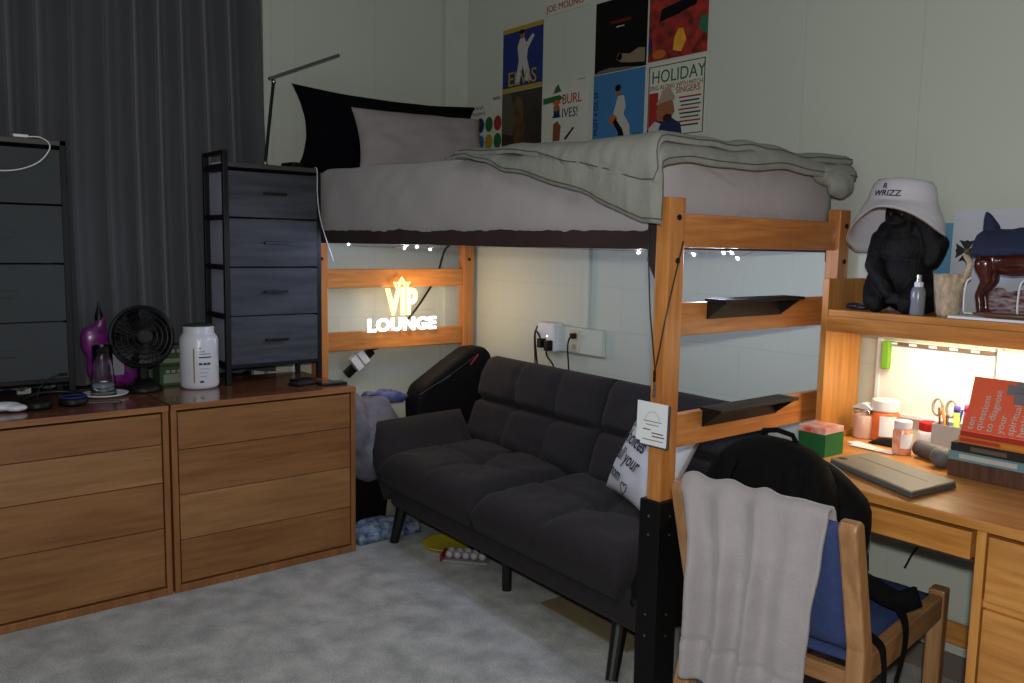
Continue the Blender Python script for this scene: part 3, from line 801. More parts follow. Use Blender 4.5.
cord('power_cable', [(.69, -.05, .985), (.675, -.05, .975), (.66, -.05, .93), (.665, -.05, .84), (.675, -.05, .70)], .004, 'grey-black cord curving out of the left side of the adapter', m=mat('dark_grey_rubber', rgb(50, 48, 46), .5))
# power strip hanging at the bed head
t = thing('power_strip', 'black power strip with white adapters hanging by its cord behind the head rails', 'power strip', (0.03, -0.69, 0.77))
m_ = frame_mtx((0, 0, 0), (0, .78, .62), (0, -.62, .78))
obj('body', bxm(-.095, .095, -.022, .022, -.014, .014, mtx=m_), BLACK, t, bevel=.004)
obj('adapter', bxm(-.045, -.005, -.015, .065, .014, .05, mtx=m_), WHITE, t, bevel=.004); obj('adapter', bxm(.002, .040, -.015, .06, .014, .05, mtx=m_), WHITE, t, bevel=.004)
cord('power_cable', [(.03, -.615, .83), (.03, -.56, .845), (.03, -.48, .90), (.03, -.36, 1.02), (.03, -.27, 1.13), (.04, -.22, 1.22), (.06, -.19, 1.34), (.08, -.17, 1.376)], .006, 'black cord climbing behind the neon sign to the mattress')

# lanyard and card on the bed post
t = thing('lanyard', 'thin black lanyard with a silver clip looped round the front bed post', 'lanyard', (2.28, -0.98, 1.2))
q = Vector(t.location)
pts = [(2.236, -.979, 1.44), (2.236, -.982, 1.36), (2.252, -.984, 1.20), (2.276, -.985, 1.06), (2.279, -.985, 1.035), (2.284, -.984, 1.06), (2.304, -.979, 1.18), (2.3045, -.945, 1.30), (2.3045, -.915, 1.40)]
obj('cord', tube(BM(), [Vector(p) - q for p in pts], .0022, n=6), BLACK, t)
obj('cord_end', tube(BM(), [Vector(p) - q for p in [(2.279, -.986, 1.038), (2.279, -.986, 1.005)]], .004, n=8), BLACK, t)
obj('clip', tube(BM(), [Vector(p) - q for p in [(2.279, -.986, 1.005), (2.281, -.986, .99), (2.280, -.986, .965), (2.277, -.986, .96)]], [.0025, .004, .005, .002], n=8), STEEL, t)
t = thing('badge_card', 'white printed badge card fixed to the front bed post', 'card', (2.285, -0.99, 0.885))
bm_ = frame_mtx((0, 0, 0), (1, .10, -.02), (0.02, 0, 1))
obj('holder', bxm(-.054, .056, -.066, .060, -.003, .003, mtx=bm_), mat('dark_card_holder', rgb(60, 62, 72), .4), t, bevel=.002)
obj('card', bxm(-.054, .050, -.052, .062, .003, .005, mtx=bm_), PAPER, t)
obj('card', bxm(-.038, .050, -.060, -.008, .005, .0065, mtx=bm_), PAPER, t)
LM = bm_ @ Matrix.Translation((0, 0, .0052))
obj('crest', tube(BM(), [LM @ Vector((.024 * math.cos(a / 10 * PI), .012 + .024 * math.sin(a / 10 * PI), 0)) for a in range(11)], .0006, n=5), mat('grey_ink', rgb(120, 122, 130), .7), t)
for k, (u, w, v) in enumerate([(-.03, .062, .008), (-.022, .044, -.002), (.0, .045, -.014), (-.03, .03, -.024)]):
    obj('printed_line', bxm(u, u + w, v - .0012, v + .0012, .0, .0004, mtx=LM), MATS['grey_ink'], t)
LM2 = bm_ @ Matrix.Translation((0, 0, .0067))
for k, (u, w, v) in enumerate([(-.03, .026, -.016), (.0, .04, -.024), (.002, .042, -.033), (-.03, .07, -.045)]):
    obj('printed_line', bxm(u, u + w, v - .0014, v + .0014, .0, .0004, mtx=LM2), INK if k < 3 else MATS['grey_ink'], t)

# ================================================================== SOFA
def sofa():
    t = thing('sofa', 'charcoal tufted fabric sofa with splayed black legs under the loft bed', 'sofa', (1.30, -0.50, 0), math.radians(-2.2))
    def cush(name, mtx, L, W, T, su, sv, seed, rim=0.09, back=0.03, nu=48, nv=40, dip=0.045):
        def tp(u, v):
            x, y = (u - .5) * L, (v - .5) * W
            du, dv = min(u, 1 - u) * L, min(v, 1 - v) * W
            e = 1.0
            for d in (du, dv):
                if d < rim: e *= math.sqrt(max(0, 1 - (1 - d / rim) ** 2))
            h = T * (0.28 + 0.72 * e)
            for s_ in su: h -= dip * .42 * math.exp(-((u - s_) * L / 0.018) ** 2) * e * (0.5 + .5 * abs(math.sin(v * 9)))
            for s_ in sv: h -= dip * (1.2 if W < .5 else .35) * math.exp(-((v - s_) * W / 0.015) ** 2) * e
            # plump between the seams, sink at the tuft points
            for s_ in su:
                for r_ in (sv or [0.5]): h -= dip * .55 * math.exp(-(((u - s_) * L) ** 2 + ((v - r_) * W) ** 2) / 0.005) * e
            h += 0.012 * nz(x * 5 + seed, y * 5, seed) * e + 0.007 * nz(x * 13 + y * 9, y * 16, seed)
            k = 1 + 0.0 * e
            return Vector((x * k, y * k, h))
        def bt(u, v): return Vector(((u - .5) * L * .985, (v - .5) * W * .985, -back))
        return obj(name, slab(BM(), nu, nv, tp, bt, mtx), SOFA, t, smooth=True)
    # local: sofa runs along x, front is -y
    for i, (a, b) in enumerate(((-0.80, -0.035), (-0.030, 0.80))):
        cush('seat_cushion', frame_mtx(((a + b) / 2, -0.075, 0.305), (1, 0, 0), (0, 1, 0.02)), b - a, 0.60, 0.125, [.5], [.52], 2 + i * 5)
    for i, (a, b) in enumerate(((-0.86, 0.045), (0.05, 0.80))):
        cush('back_cushion', frame_mtx(((a + b) / 2, 0.30, 0.585), (1, 0, 0), (0, 0.33, 1)), b - a, 0.46, 0.13, [.36, .68] if i == 0 else [.5], [.50], 12 + i * 5, back=0.02, rim=.08)
    bm = BM(); box(bm, -0.76, 0.88, -0.335, 0.30, 0.165, 0.30)
    obj('base', bm, SOFA, t, bevel=.02)
    obj('back_frame', bxm(-.80, .78, .33, .36, .25, .62, mtx=Matrix.Identity(4)), SOFA, t, bevel=.02)
    # arms
    for nm, o_, ux, W_, T_ in (('arm', (-0.835, -0.105, 0.372), (-0.62, 0, 0.78), 0.38, 0.090), ('arm', (0.855, -0.10, 0.335), (0.35, 0, 0.93), 0.17, 0.045)):
        m_ = frame_mtx(o_, ux, (0.10 if o_[0] < 0 else 0, 1, 0))
        def arm_f(u, v, s, W_=W_, T_=T_):
            du, dv = min(u, 1 - u) * W_, min(v, 1 - v) * .46
            e = 1
            for d in (du, dv):
                rm = .10 if W_ > .3 else .05
                if d < rm: e *= math.sqrt(max(0, 1 - (1 - d / rm) ** 2))
            return Vector(((u - .5) * W_, (v - .5) * (.53 if W_ > .3 else .47), s * T_ * (.25 + .75 * e) + .006 * nz(u * 3, v * 3, s)))
        obj(nm, slab(BM(), 24, 24, lambda u, v: arm_f(u, v, 1), lambda u, v: arm_f(u, v, -1), m_), SOFA if o_[0] < 0 else mat('black_arm_fabric', rgb(14, 13, 14), .9, spec=.2), t, smooth=True)
    for (xt, yt, xf, yf) in ((-.695, -.30, -.715, -.335), (.72, -.27, .79, -.375), (-.68, .26, -.72, .32), (.72, .26, .77, .32), (.02, -.225, .02, -.225), (.02, .2, .02, .2)):
        obj('leg', tube(BM(), [(xt, yt, .175), (xf, yf, 0)], [.028, .021] if abs(xt - xf) > .01 else [.02, .02], n=14), SOFAB, t, smooth=False)
    return t
sofa()
# throw pillow with words
WP = mat('white_cushion_cover', rgb(196, 198, 204), .85, var=.03, scale=6, bump=.2, bscale=300)
pmx = frame_mtx((1.83, -0.475, 0.605), (.375, -.14, -.035), (.10, .13, .33))
tp_ = obj('throw_pillow', pillow_bm(.40, .37, .12, pmx, seed=5, wr=.006), WP, smooth=True)
tag(tp_, 'white throw pillow printed with black handwriting, on the sofa behind the bed post', 'pillow')
def ptext(s, u, v, size, rot=0):
    return text_obj('lettering', s, INK, size, pmx @ Matrix.Translation((u, v, 0.0)) @ Matrix.Rotation(rot, 4, 'Z') , tp_, sx=.80, shear=.2, offset=.0006)
def wrap_to_pillow(o):
    inv = pmx.inverted()
    for v in o.data.vertices:
        p = inv @ v.co; a, b = p.x / .20, p.y / .185
        bul = ((1 - min(1, abs(a)) ** 2.6) * (1 - min(1, abs(b)) ** 2.6)) ** .5
        p.z = (p.z * .6) + .06 * bul + .0075; v.co = pmx @ p
for s, u, v, sz in (('make good', -.150, .085, .078), ('choices', -.160, .020, .078), ('call your', -.170, -.050, .076), ('mom', -.160, -.120, .064)):
    wrap_to_pillow(ptext(s, u, v, sz, -.05))
hp = []
for k in range(28):
    a = 2 * PI * k / 28; hp.append((.0016 * 16 * math.sin(a) ** 3 * .9, .0016 * (13 * math.cos(a) - 5 * math.cos(2 * a) - 2 * math.cos(3 * a) - math.cos(4 * a))))
o = obj('heart', tube(BM(), [pmx @ Vector((-.005 + u, -.135 + v, 0)) for u, v in hp], .0022, n=6, closed=True), INK, tp_); wrap_to_pillow(o)

# gig bag, laundry and things round the sofa
bag = thing('gig_bag', 'black padded instrument bag leaning into the corner behind the sofa', 'bag', (0.25, -0.4, 0))
out = [(-.50, .0), (-.40, .0), (-.40, .30), (-.37, .44), (-.28, .50), (-.24, .46), (-.22, .30), (-.12, .30), (-.10, .48), (-.055, .70), (-.06, .80), (-.10, .845), (-.19, .845), (-.30, .785), (-.50, .665), (-.53, .60)]
o = obj('body', prism(BM(), [(y + .4, z_) for y, z_ in out], -.055, .085, lambda u, v, h: (h, u, v)), mat('black_nylon', rgb(11, 11, 13), .75, var=.25, scale=30, spec=.2), bag)
b_ = o.modifiers.new('b', 'BEVEL'); b_.width = .03; b_.segments = 4; b_.limit_method = 'ANGLE'; b_.angle_limit = .3
obj('zip_tag', bxm(-.035, .035, -.004, .004, -.002, .002, mtx=frame_mtx((.0888, .215, .785), (0, .7, .7), (0, -.7, .7))), pm('tag_pink', 190, 60, 80), bag, label='small red pull tag')
obj('zip', tube(BM(), [(.086, -.12, .63), (.088, .08, .725), (.088, .22, .80)], .002, n=5), mat('zip_grey', rgb(60, 60, 62), .4), bag)
obj('side_logo', bxm(-.05, .03, -.003, .003, -.001, .001, mtx=frame_mtx((.088, .04, .70), (0, .9, .4), (0, -.4, .9))), MATS['zip_grey'], bag)
bm = BM()
for c, r in (((.25, -.87, .46), (.15, .11, .22)), ((.24, -.74, .45), (.14, .14, .19)), ((.30, -.90, .50), (.14, .08, .15)), ((.20, -.66, .44), (.12, .11, .175)), ((.30, -.80, .40), (.13, .13, .18))): ellip(bm, c, r, seg=24, rings=16)
for v in bm.verts:
    v.co += Vector((nz(v.co.x * 9, v.co.y * 9, v.co.z * 5), nz(v.co.y * 9, v.co.z * 6, 3), nz(v.co.x * 12, v.co.z * 5, 8))) * .03
    if v.co.y < -.985: v.co.y = -.985
GB = mat('grey_fleece', rgb(106, 106, 116), .95, var=.22, scale=16, bump=.9, bscale=50)
o = remesh(obj('blanket', bm, GB, smooth=True), .012, 6)
tag(o, 'grey fleece blanket heaped between the oak dresser and the sofa arm', 'blanket')
bk = thing('laundry_basket', 'black basket on the floor under the heaped grey blanket', 'basket', (.20, -.83, 0))
obj('body', prism(BM(), [(-.12, .0), (.12, .0), (.15, .24), (-.15, .24)], -.13, .13, lambda u, v, h: (h, u, v)), BLACKSTEEL, bk, bevel=.01)
obj('rim', prism(BM(), [(-.155, .235), (.155, .235), (.155, .25), (-.155, .25)], -.14, .14, lambda u, v, h: (h, u, v)), BLACK, bk, bevel=.004)
bm = slab(BM(), 16, 10, lambda u, v: Vector((.12 + .13 * v, -.73 + .20 * u, .615 + .02 * math.sin(u * PI) + .02 * nz(u * 4, v * 4) + .02 * v * (1 - u))), lambda u, v: Vector((.13 + .10 * v, -.72 + .17 * u, .58)))
o = obj('folded_shirt', bm, mat('blue_print_cloth', rgb(30, 60, 140), .9, c2=rgb(120, 125, 150), scale=14), smooth=True); tag(o, 'blue and white folded shirt on top of the grey fleece blanket', 'clothing')
bm = slab(BM(), 26, 14, lambda u, v: Vector((.37 + .16 * v, -.96 + .33 * u, .03 + .05 * (math.sin(v * PI) * math.sin(u * PI)) ** .5 + .03 * nz(u * 5, v * 4, 2))), lambda u, v: Vector((.37 + .16 * v, -.96 + .33 * u, .002)))
o = obj('patterned_cloth', bm, mat('blue_leaf_cloth', rgb(34, 62, 110), .9, c2=rgb(150, 165, 180), scale=30), smooth=True); tag(o, 'blue and white patterned cloth crumpled on the carpet beside the dresser', 'clothing')
o = obj('plate', lathe(BM(), [(0, .002), (.07, .002), (.115, .018), (.118, .022), (.112, .022), (.068, .007), (0, .007)], (.765, -.635, 0), n=40), mat('yellow_plastic', rgb(200, 185, 50), .4, var=.04), smooth=True)
tag(o, 'yellow plastic disc lying flat on the carpet under the sofa', 'disc')
o = obj('flyer', bxm(-.05, .05, -.03, .03, 0.001, .006, mtx=frame_mtx((.62, -.50, 0), (1, -.5, 0), (.5, 1, 0))), pm('flyer_orange', 205, 150, 60)); tag(o, 'orange card on the carpet beside the sofa leg', 'card')
t = thing('egg_tray', 'clear plastic tray of pale balls on the carpet before the sofa', 'tray', (.955, -.665, 0), .72)
obj('tray', bxm(-.10, .10, -.05, .05, .001, .012), mat('clear_tray', rgb(140, 140, 145), .2, var=.05), t, bevel=.003)
for i in range(5):
    for j in range(2): obj('ball', ellip(BM(), (-.075 + .037 * i, -.022 + .044 * j, .030), (.018, .018, .018), seg=12, rings=8), mat('pale_ball', rgb(165, 162, 165), .3), t, smooth=True)
obj('end_label', bxm(-.112, -.10, -.045, .045, .001, .030), pm('label_red', 150, 40, 40), t)
o = obj('cardboard_sheet', bxm(-.24, .24, -.10, .10, .001, .008, mtx=frame_mtx((1.74, -.62, 0), (1, -.04, 0), (.04, 1, 0))), mat('cardboard', rgb(130, 115, 88), .85, var=.06)); tag(o, 'flat cardboard sheet on the carpet under the right half of the sofa', 'cardboard')

# ================================================================== DESK AND HUTCH
t = thing('desk', 'honey oak desk with a centre drawer and a drawer pedestal at the right edge', 'desk', (3.0, -0.36, 0))
def D(name, a, b, c, d, e, f, m=OAK[0], parent=None, bv=.002, label=None): return obj(name, bxm(a - 3.0, b - 3.0, c + .36, d + .36, e, f), m, parent or t, bevel=bv, label=label)
D('desktop', 2.335, 3.80, -.715, -.013, .734, .760, OAK[0], bv=.003)
D('side_panel', 2.335, 2.357, -.66, -.03, 0.0, .734, OAK[2])
dr = D('drawer', 2.375, 3.036, -.704, -.20, .655, .722, OAK[0])
D('apron', 2.357, 3.04, -.20, -.18, .63, .734, OAK[0])
D('drawer_runner', 2.357, 3.04, -.69, -.22, .645, .653, mat('dark_recess_wood', rgb(60, 40, 28), .7))
D('stretcher', 2.357, 3.046, -.045, -.025, .136, .205, OAK[0])
ped = BM()
for a, b in ((3.046, 3.068), (3.50, 3.522)): box(ped, a - 3, b - 3, -.70 + .36, -.03 + .36, 0, .734)
box(ped, .068, .50, -.04 + .36, -.03 + .36, .02, .734); box(ped, .068, .50, -.66 + .36, -.04 + .36, .02, .04)
obj('pedestal', ped, OAK[2], t, bevel=.002)
for a, b in ((.566, .722), (.30, .545), (.05, .29)):
    dd = D('drawer', 3.074, 3.496, -.702, -.10, a, b, OAK[0])
D('drawer_rail', 3.068, 3.50, -.690, -.66, .545, .566, OAK[0])

t = thing('desk_hutch', 'oak shelf hutch standing on the desk against the wall', 'hutch', (3.0, -0.12, .76))
def Hh(name, a, b, c, d, e, f, m=OAK[0], bv=.002, label=None): return obj(name, bxm(a - 3.0, b - 3.0, c + .12, d + .12, e - .76, f - .76), m, t, bevel=bv, label=label)
Hh('side_panel', 2.335, 2.357, -.24, -.012, .7605, 1.290, OAK[2])
Hh('side_panel', 3.77, 3.792, -.24, -.012, .7605, 1.290, OAK[2])
Hh('shelf', 2.357, 3.77, -.236, -.012, 1.168, 1.190, OAK[0]); Hh('fascia', 2.357, 3.77, -.240, -.220, 1.119, 1.168, OAK[0])
Hh('foot_strip', 2.357, 2.388, -.20, -.012, .7605, .780, OAK[0])
t = thing('under_shelf_light', 'lit warm lamp mounted under the desk hutch shelf', 'lamp', (2.85, -.15, 1.15))
obj('housing', bxm(-.36, .36, -.045, .045, -.012, .017), WHITE, t, bevel=.003)
obj('diffuser', bxm(-.34, .34, -.03, .03, -.018, -.012), NM('lamp_diffuser', (1.0, .86, .62, 1), 9), t)
al = lamp('under_shelf_glow', 'AREA', (2.85, -.15, 1.128), 3.4, (1.0, .82, .56), shape='RECTANGLE', size=.66, size_y=.06)
al.parent = None
# whiteboards behind
def wb(x0, x1, label):
    t = thing('whiteboard', label, 'board', ((x0 + x1) / 2, -.006, .84)); h = (x1 - x0) / 2
    obj('panel', bxm(-h, h, -.006, .005, 0, .245), mat('whiteboard_enamel', rgb(232, 230, 222), .25, var=.01), t)
    for nm, a in (('frame', (-h - .008, -h + .004, -.012, .005, -.006, .252)), ('frame', (h - .004, h + .008, -.012, .005, -.006, .252)), ('frame', (-h, h, -.012, .005, -.008, .004))):
        obj(nm, bxm(*a), WHITE, t, bevel=.001)
    return t
w1 = wb(2.425, 2.782, 'white board behind the jars under the hutch shelf')
wb(2.806, 3.30, 'white board behind the leaning red booklet')
obj('magnet_strip', bxm(-.16, .19, -.018, -.008, .232, .243), mat('strip_brown', rgb(90, 75, 60), .5), w1)
for k in range(5): obj('strip_slot', bxm(-.14 + .065 * k, -.115 + .065 * k, -.0195, -.018, .234, .241), PAPER, w1)
o = obj('green_clip', bxm(2.443, 2.470, -.040, -.020, .990, 1.085), pm('clip_green', 130, 190, 60), bevel=.004); tag(o, 'lime green clip on the top left corner of the white board', 'clip')
# desktop items
def jar(name, label, cat, x, y, z, prof, m, cap=None, capm=None, lab=None, labm=None, n=28, extra=None):
    t = thing(name, label, cat, (x, y, z))
    obj('body', lathe(BM(), prof, n=n), m, t, smooth=True)
    if cap: obj('cap', lathe(BM(), cap, n=n), capm, t, smooth=False, bevel=.001)
    if lab:
        r, z0, z1, a0, a1 = lab; bm = BM(); vs = [[bm.verts.new((r * math.cos(a0 + (a1 - a0) * k / 12), r * math.sin(a0 + (a1 - a0) * k / 12), zz)) for zz in (z0, z1)] for k in range(13)]
        for k in range(12): bm.faces.new((vs[k][0], vs[k + 1][0], vs[k + 1][1], vs[k][1]))
        oo = obj('paper_label', bm, labm, t); s_ = oo.modifiers.new('s', 'SOLIDIFY'); s_.thickness = .0006; s_.offset = 1
    return t
DT = .7605
t = jar('candle_jar', 'pinkish glass candle jar at the left end under the hutch', 'candle', 2.434, -.105, DT, [(0, 0), (.030, 0), (.034, .004), (.036, .075), (.034, .078), (0, .078)], mat('pink_wax_glass', rgb(205, 170, 155), .3), n=28)
obj('glass_rim', lathe(BM(), [(.034, .078), (.036, .098), (.034, .098), (.032, .078)], n=28), GLASSM, t, smooth=True)
obj('paper_slip', slab(BM(), 6, 4, lambda u, v: Vector((-.035 + .07 * u, -.02 + .04 * v, .100 + .018 * math.sin(u * PI) )), lambda u, v: Vector((-.034 + .068 * u, -.019 + .038 * v, .0985))), PAPER, t)
jar('supplement_jar', 'orange jar with a wide white lid and white label beside the candle', 'jar', 2.492, -.080, DT, [(0, 0), (.040, 0), (.043, .004), (.044, .090), (.038, .100), (0, .100)], mat('orange_jar', rgb(225, 110, 50), .35, var=.03),
    cap=[(0, .098), (.043, .098), (.044, .102), (.044, .132), (.042, .135), (0, .135)], capm=WHITE, lab=(.0450, .018, .085, -1.45, -.25), labm=PAPER)
jar('pill_bottle', 'clear pill bottle with orange tablets and white cap', 'bottle', 2.625, -.225, DT, [(0, 0), (.026, 0), (.028, .004), (.028, .070), (.024, .078), (.024, .082), (0, .082)], mat('amber_pills', rgb(220, 130, 90), .25, c2=rgb(225, 190, 170), scale=50),
    cap=[(0, .080), (.025, .080), (.026, .083), (.026, .102), (.024, .105), (0, .105)], capm=WHITE, lab=(.0287, .022, .066, -1.3, .1), labm=PAPER)
jar('vitamin_bottle', 'white bottle with a bright red cap in front of the board', 'bottle', 2.648, -.105, DT, [(0, 0), (.028, 0), (.031, .004), (.031, .055), (.026, .064), (0, .064)], WHITE,
    cap=[(0, .062), (.027, .062), (.028, .066), (.028, .086), (.026, .09), (0, .09)], capm=pm('cap_red', 200, 40, 40))
o = obj('cable_pouch', slab(BM(), 14, 8, lambda u, v: Vector((2.49 + .13 * u, -.175 + .05 * v, .764 + .022 * math.sin(u * PI) ** .6 * math.sin(v * PI) ** .6)), lambda u, v: Vector((2.49 + .13 * u, -.175 + .05 * v, .7615))), BLACK, smooth=True); tag(o, 'black cable pouch lying in front of the orange jar', 'pouch')
for k, (cx, cy, a, lb) in enumerate(((2.515, -.225, .35, 'upper slip of white paper between green box and pill bottle'), (2.545, -.245, .05, 'lower slip of white paper nearest the closed laptop'))):
    o = obj('paper_slip', bxm(-.07, .07, -.022, .022, 0, .0012, mtx=frame_mtx((cx, cy, .7612 + .0015 * k), (math.cos(-a), math.sin(-a), 0), (math.sin(a), math.cos(a), 0))), PAPER); tag(o, lb, 'paper')
# pencil holder
t = thing('pencil_holder', 'grey square pencil holder full of pens and scissors', 'pencil holder', (2.72, -.11, DT))
b_ = BM()
for a in ((-.045, .045, -.035, .035, 0, .004), (-.045, -.042, -.035, .035, .004, .095), (.042, .045, -.035, .035, .004, .095), (-.042, .042, -.035, -.032, .004, .095), (-.042, .042, .032, .035, .004, .095)): box(b_, *a)
obj('cup', b_, mat('matte_grey_plastic', rgb(160, 162, 160), .5, var=.03), t)
pens = [(-.012, 0, .03, (70, 110, 190)), (.000, .01, .02, (60, 70, 170)), (-.022, -.01, -.02, (120, 60, 60)), (.012, -.012, .01, (60, 150, 180)), (.004, -.02, -.03, (220, 140, 60))]
for k, (u, v, tl, c) in enumerate(pens):
    o = obj('pen', tube(BM(), [(2.72 + u, -.11 + v, DT + .006), (2.72 + u + tl, -.11 + v + .008, DT + .142)], [.0035, .0035], n=8), pm('pen_%d' % k, *c), smooth=True)
    tag(o, '%s pen standing in the grey pencil holder' % ('slim blue', 'indigo', 'maroon', 'cyan', 'orange')[k], 'pen', 'pens in the grey holder')
def marker(u, v, tl, h, r, c, cc, label):
    t = thing('marker', label, 'marker', (2.72 + u, -.11 + v, DT + .006)); d = Vector((tl, .01, h))
    obj('barrel', tube(BM(), [(0, 0, 0), d], r, n=12), pm('mk_%d%d%d' % c, *c), t, smooth=True)
    obj('cap', tube(BM(), [d * 1.001, d * 1.14], r * 1.08, n=12), pm('mk_%d%d%d' % cc, *cc), t, smooth=True)
marker(.020, -.015, -.006, .13, .009, (190, 225, 110), (110, 90, 200), 'lime highlighter with a purple cap in the pencil holder')
marker(.034, .0, .004, .135, .009, (235, 70, 150), (235, 70, 150), 'bright pink highlighter in the pencil holder')
t = thing('scissors', 'grey handled scissors standing in the pencil holder', 'scissors', (2.70, -.10, DT))
for s_ in (-1, 1):
    bl = obj('blade', tube(BM(), [(.01 - s_ * .003, 0, .006), (s_ * .006 - .006, 0, .12)], [.002, .005], n=6), STEEL, t)
    cx_ = -.010 + s_ * .021; obj('handle', tube(BM(), [(cx_ + .015 * math.cos(a * PI / 8) , 0, .142 + .026 * math.sin(a * PI / 8)) for a in range(16)], .005, n=8, closed=True), mat('handle_grey', rgb(170, 165, 150), .4, var=.05), t, smooth=True)
o = obj('microphone', ellip(BM(), (2.785, -.10, .855), (.018, .018, .022)), BLACK, smooth=True)
tube_b = tube(BM(), [(0, 0, 0), (0, 0, .01)], .01)
tube_b.free()
bpy.data.objects.remove(o)
o = thing('round_brush', 'black round-headed brush at the right of the pencil holder', 'brush', (2.785, -.10, DT))
obj('head', ellip(BM(), (0, 0, .100), (.015, .015, .022)), BLACK, o, smooth=True); obj('handle', tube(BM(), [(0, 0, 0), (0, 0, .085)], .006, n=10), BLACK, o)
# speaker tube with a ball
t = thing('massage_roller', 'dark grey cylinder with a round ball at one end lying on the desk', 'roller', (2.73, -.24, DT))
DGM = mat('charcoal_rubber', rgb(84, 84, 86), .6, var=.06)
obj('cylinder', tube(BM(), [(-.065, .030, .026), (-.060, .030, .026), (.055, -.02, .026), (.06, -.022, .026)], [.020, .025, .025, .02], n=20), DGM, t, smooth=True)
obj('ball', ellip(BM(), (.045, -.055, .030), (.030, .030, .030), seg=24, rings=16), DGM, t, smooth=True)
# laptop
c4 = [Vector((2.567, -.540)), Vector((2.882, -.690)), Vector((2.905, -.485)), Vector((2.600, -.365))]
t = thing('laptop', 'closed grey laptop case lying on the desk', 'laptop', (2.74, -.52, DT))
LG = mat('laptop_grey', rgb(126, 120, 106), .45, var=.02); LGD = mat('laptop_edge', rgb(70, 72, 74), .45, var=.03)
o = obj('case', prism(BM(), [(p.x - 2.74, p.y + .52) for p in c4], 0, .014, lambda u, v, h: (u, v, h)), LGD, t)
b_ = o.modifiers.new('b', 'BEVEL'); b_.width = .012; b_.segments = 4
o = obj('lid', prism(BM(), [((p.x - 2.74) * .985, (p.y + .52) * .985) for p in c4], .0135, .021, lambda u, v, h: (u, v, h)), LG, t)
b_ = o.modifiers.new('b', 'BEVEL'); b_.width = .0065; b_.segments = 3
obj('camera_hole', lathe(BM(), [(0, 0), (.012, 0), (.012, .0008), (0, .0008)], (-.145, .005, .0212), n=20, sx=1.1, sy=.8), BLACK, t)
obj('fold_seam', bxm(-.14, .13, -.0008, .0008, 0, .0005, mtx=frame_mtx((0.0, .01, .0211), (1, -.40, 0), (.4, 1, 0))), LGD, t)
# green holiday tin
t = thing('gift_box', 'green box with a red patterned lid at the left end of the desk', 'box', (2.467, -.425, DT), -.02)
obj('box', bxm(-.045, .045, -.050, .050, 0, .075), pm('box_green', 34, 104, 54), t, bevel=.003)
obj('lid', bxm(-.047, .047, -.052, .052, .068, .088), mat('lid_red_print', rgb(205, 70, 50), .35, c2=rgb(220, 200, 190), scale=26), t, bevel=.003, label='red lid with pale print')
obj('lid_side', bxm(.0472, .0478, -.050, .050, .0, .066), pm('box_green2', 56, 124, 66), t)
# books
def book(x0, x1, y0, y1, z0, z1, m, label, spine=None):
    t = thing('book', label, 'book', ((x0 + x1) / 2, (y0 + y1) / 2, z0), 0, 'books stacked on the right of the desk')
    a, b = (x1 - x0) / 2, (y1 - y0) / 2; h = z1 - z0
    bm = BM(); box(bm, -a, a, -b, b, 0, .003); box(bm, -a, a, -b, b, h - .003, h); box(bm, -a, a, -b, -b + .003, .003, h - .003)
    obj('cover', bm, m, t); obj('pages', bxm(-a + .004, a - .004, -b + .003, b - .004, .003, h - .003), mat('book_pages', rgb(215, 205, 185), .9, var=.05), t)
    if spine:
        for k, (u0, u1, c) in enumerate(spine): obj('spine_print', bxm(-a + u0 * 2 * a, -a + u1 * 2 * a, -b - .0008, -b, h * .25, h * .75), c, t)
    return t
obk = thing('wooden_box', 'dark brown ribbed box at the bottom of the book stack', 'box', (2.96, -.25, DT))
obj('body', bxm(-.138, .19, -.110, .10, 0, .047), wood('dark_walnut', rgb(96, 62, 46), rgb(66, 40, 30), 2, rough=.5), obk, bevel=.002)
for k in range(12): obj('rib', bxm(-.132 + .026 * k, -.131 + .026 * k, -.1106, -.110, .004, .043), mat('rib_dark', rgb(60, 38, 30), .6), obk)
z_ = DT + .0475
book(2.824, 3.11, -.362, -.16, z_, z_ + .026, pm('book_teal', 120, 160, 165), 'teal and white book just above the brown box', [(.10, .62, WHT)])
book(2.830, 3.12, -.365, -.16, z_ + .0265, z_ + .050, pm('book_black', 52, 48, 46), 'black hardback in the middle of the book stack', [(.18, .5, pm('foil', 110, 95, 80))])
book(2.845, 3.10, -.358, -.17, z_ + .0505, z_ + .070, pm('book_orange', 225, 130, 50), 'orange and red paperback near the top of the stack', [(.02, .42, pm('spine_red', 205, 70, 50)), (.44, .95, pm('spine_amber', 235, 150, 60))])
book(2.848, 3.10, -.356, -.17, z_ + .0705, z_ + .084, pm('book_red', 190, 60, 45), 'thin red book on top of the stack under the booklet')
t = thing('booklet', 'red booklet cover with white upright words curling up from the book stack', 'booklet', (2.86, -.345, z_ + .085))
RB = pm('booklet_red', 250, 108, 72)
def bk_p(u, v, o=0):   # u across, v up the page
    x = .0 + .26 * u + .004 * v; a = v
    y = -.012 + .022 * (1 - math.cos(min(1, a * 2.2) * PI / 2)) + .006 * a
    z = .150 * (a ** .9) + .0
    return Vector((x - .01 * (1 - v), y + o, z))
obj('cover', slab(BM(), 10, 20, lambda u, v: bk_p(u, v), lambda u, v: bk_p(u, v, .003)), RB, t, smooth=False)
def booktext(s, col, v, size):
    o = text_obj('lettering', s, WHT, size, Matrix.Identity(4), t, ext=.0002)
    for q_ in o.data.vertices:
        w = q_.co.copy(); p = bk_p((col - w.y) / .26, v + w.x / .16, -.0008 - w.z * .5); q_.co = p
    return o
for s, col, v, sz in (('ten', .030, .03, .026), ('questions', .052, .03, .026), ('to diagnose', .078, .03, .026), ('your', .106, .03, .026), ('spiritual', .132, .03, .026), ('health', .158, .03, .026)): booktext(s, col, v, sz)
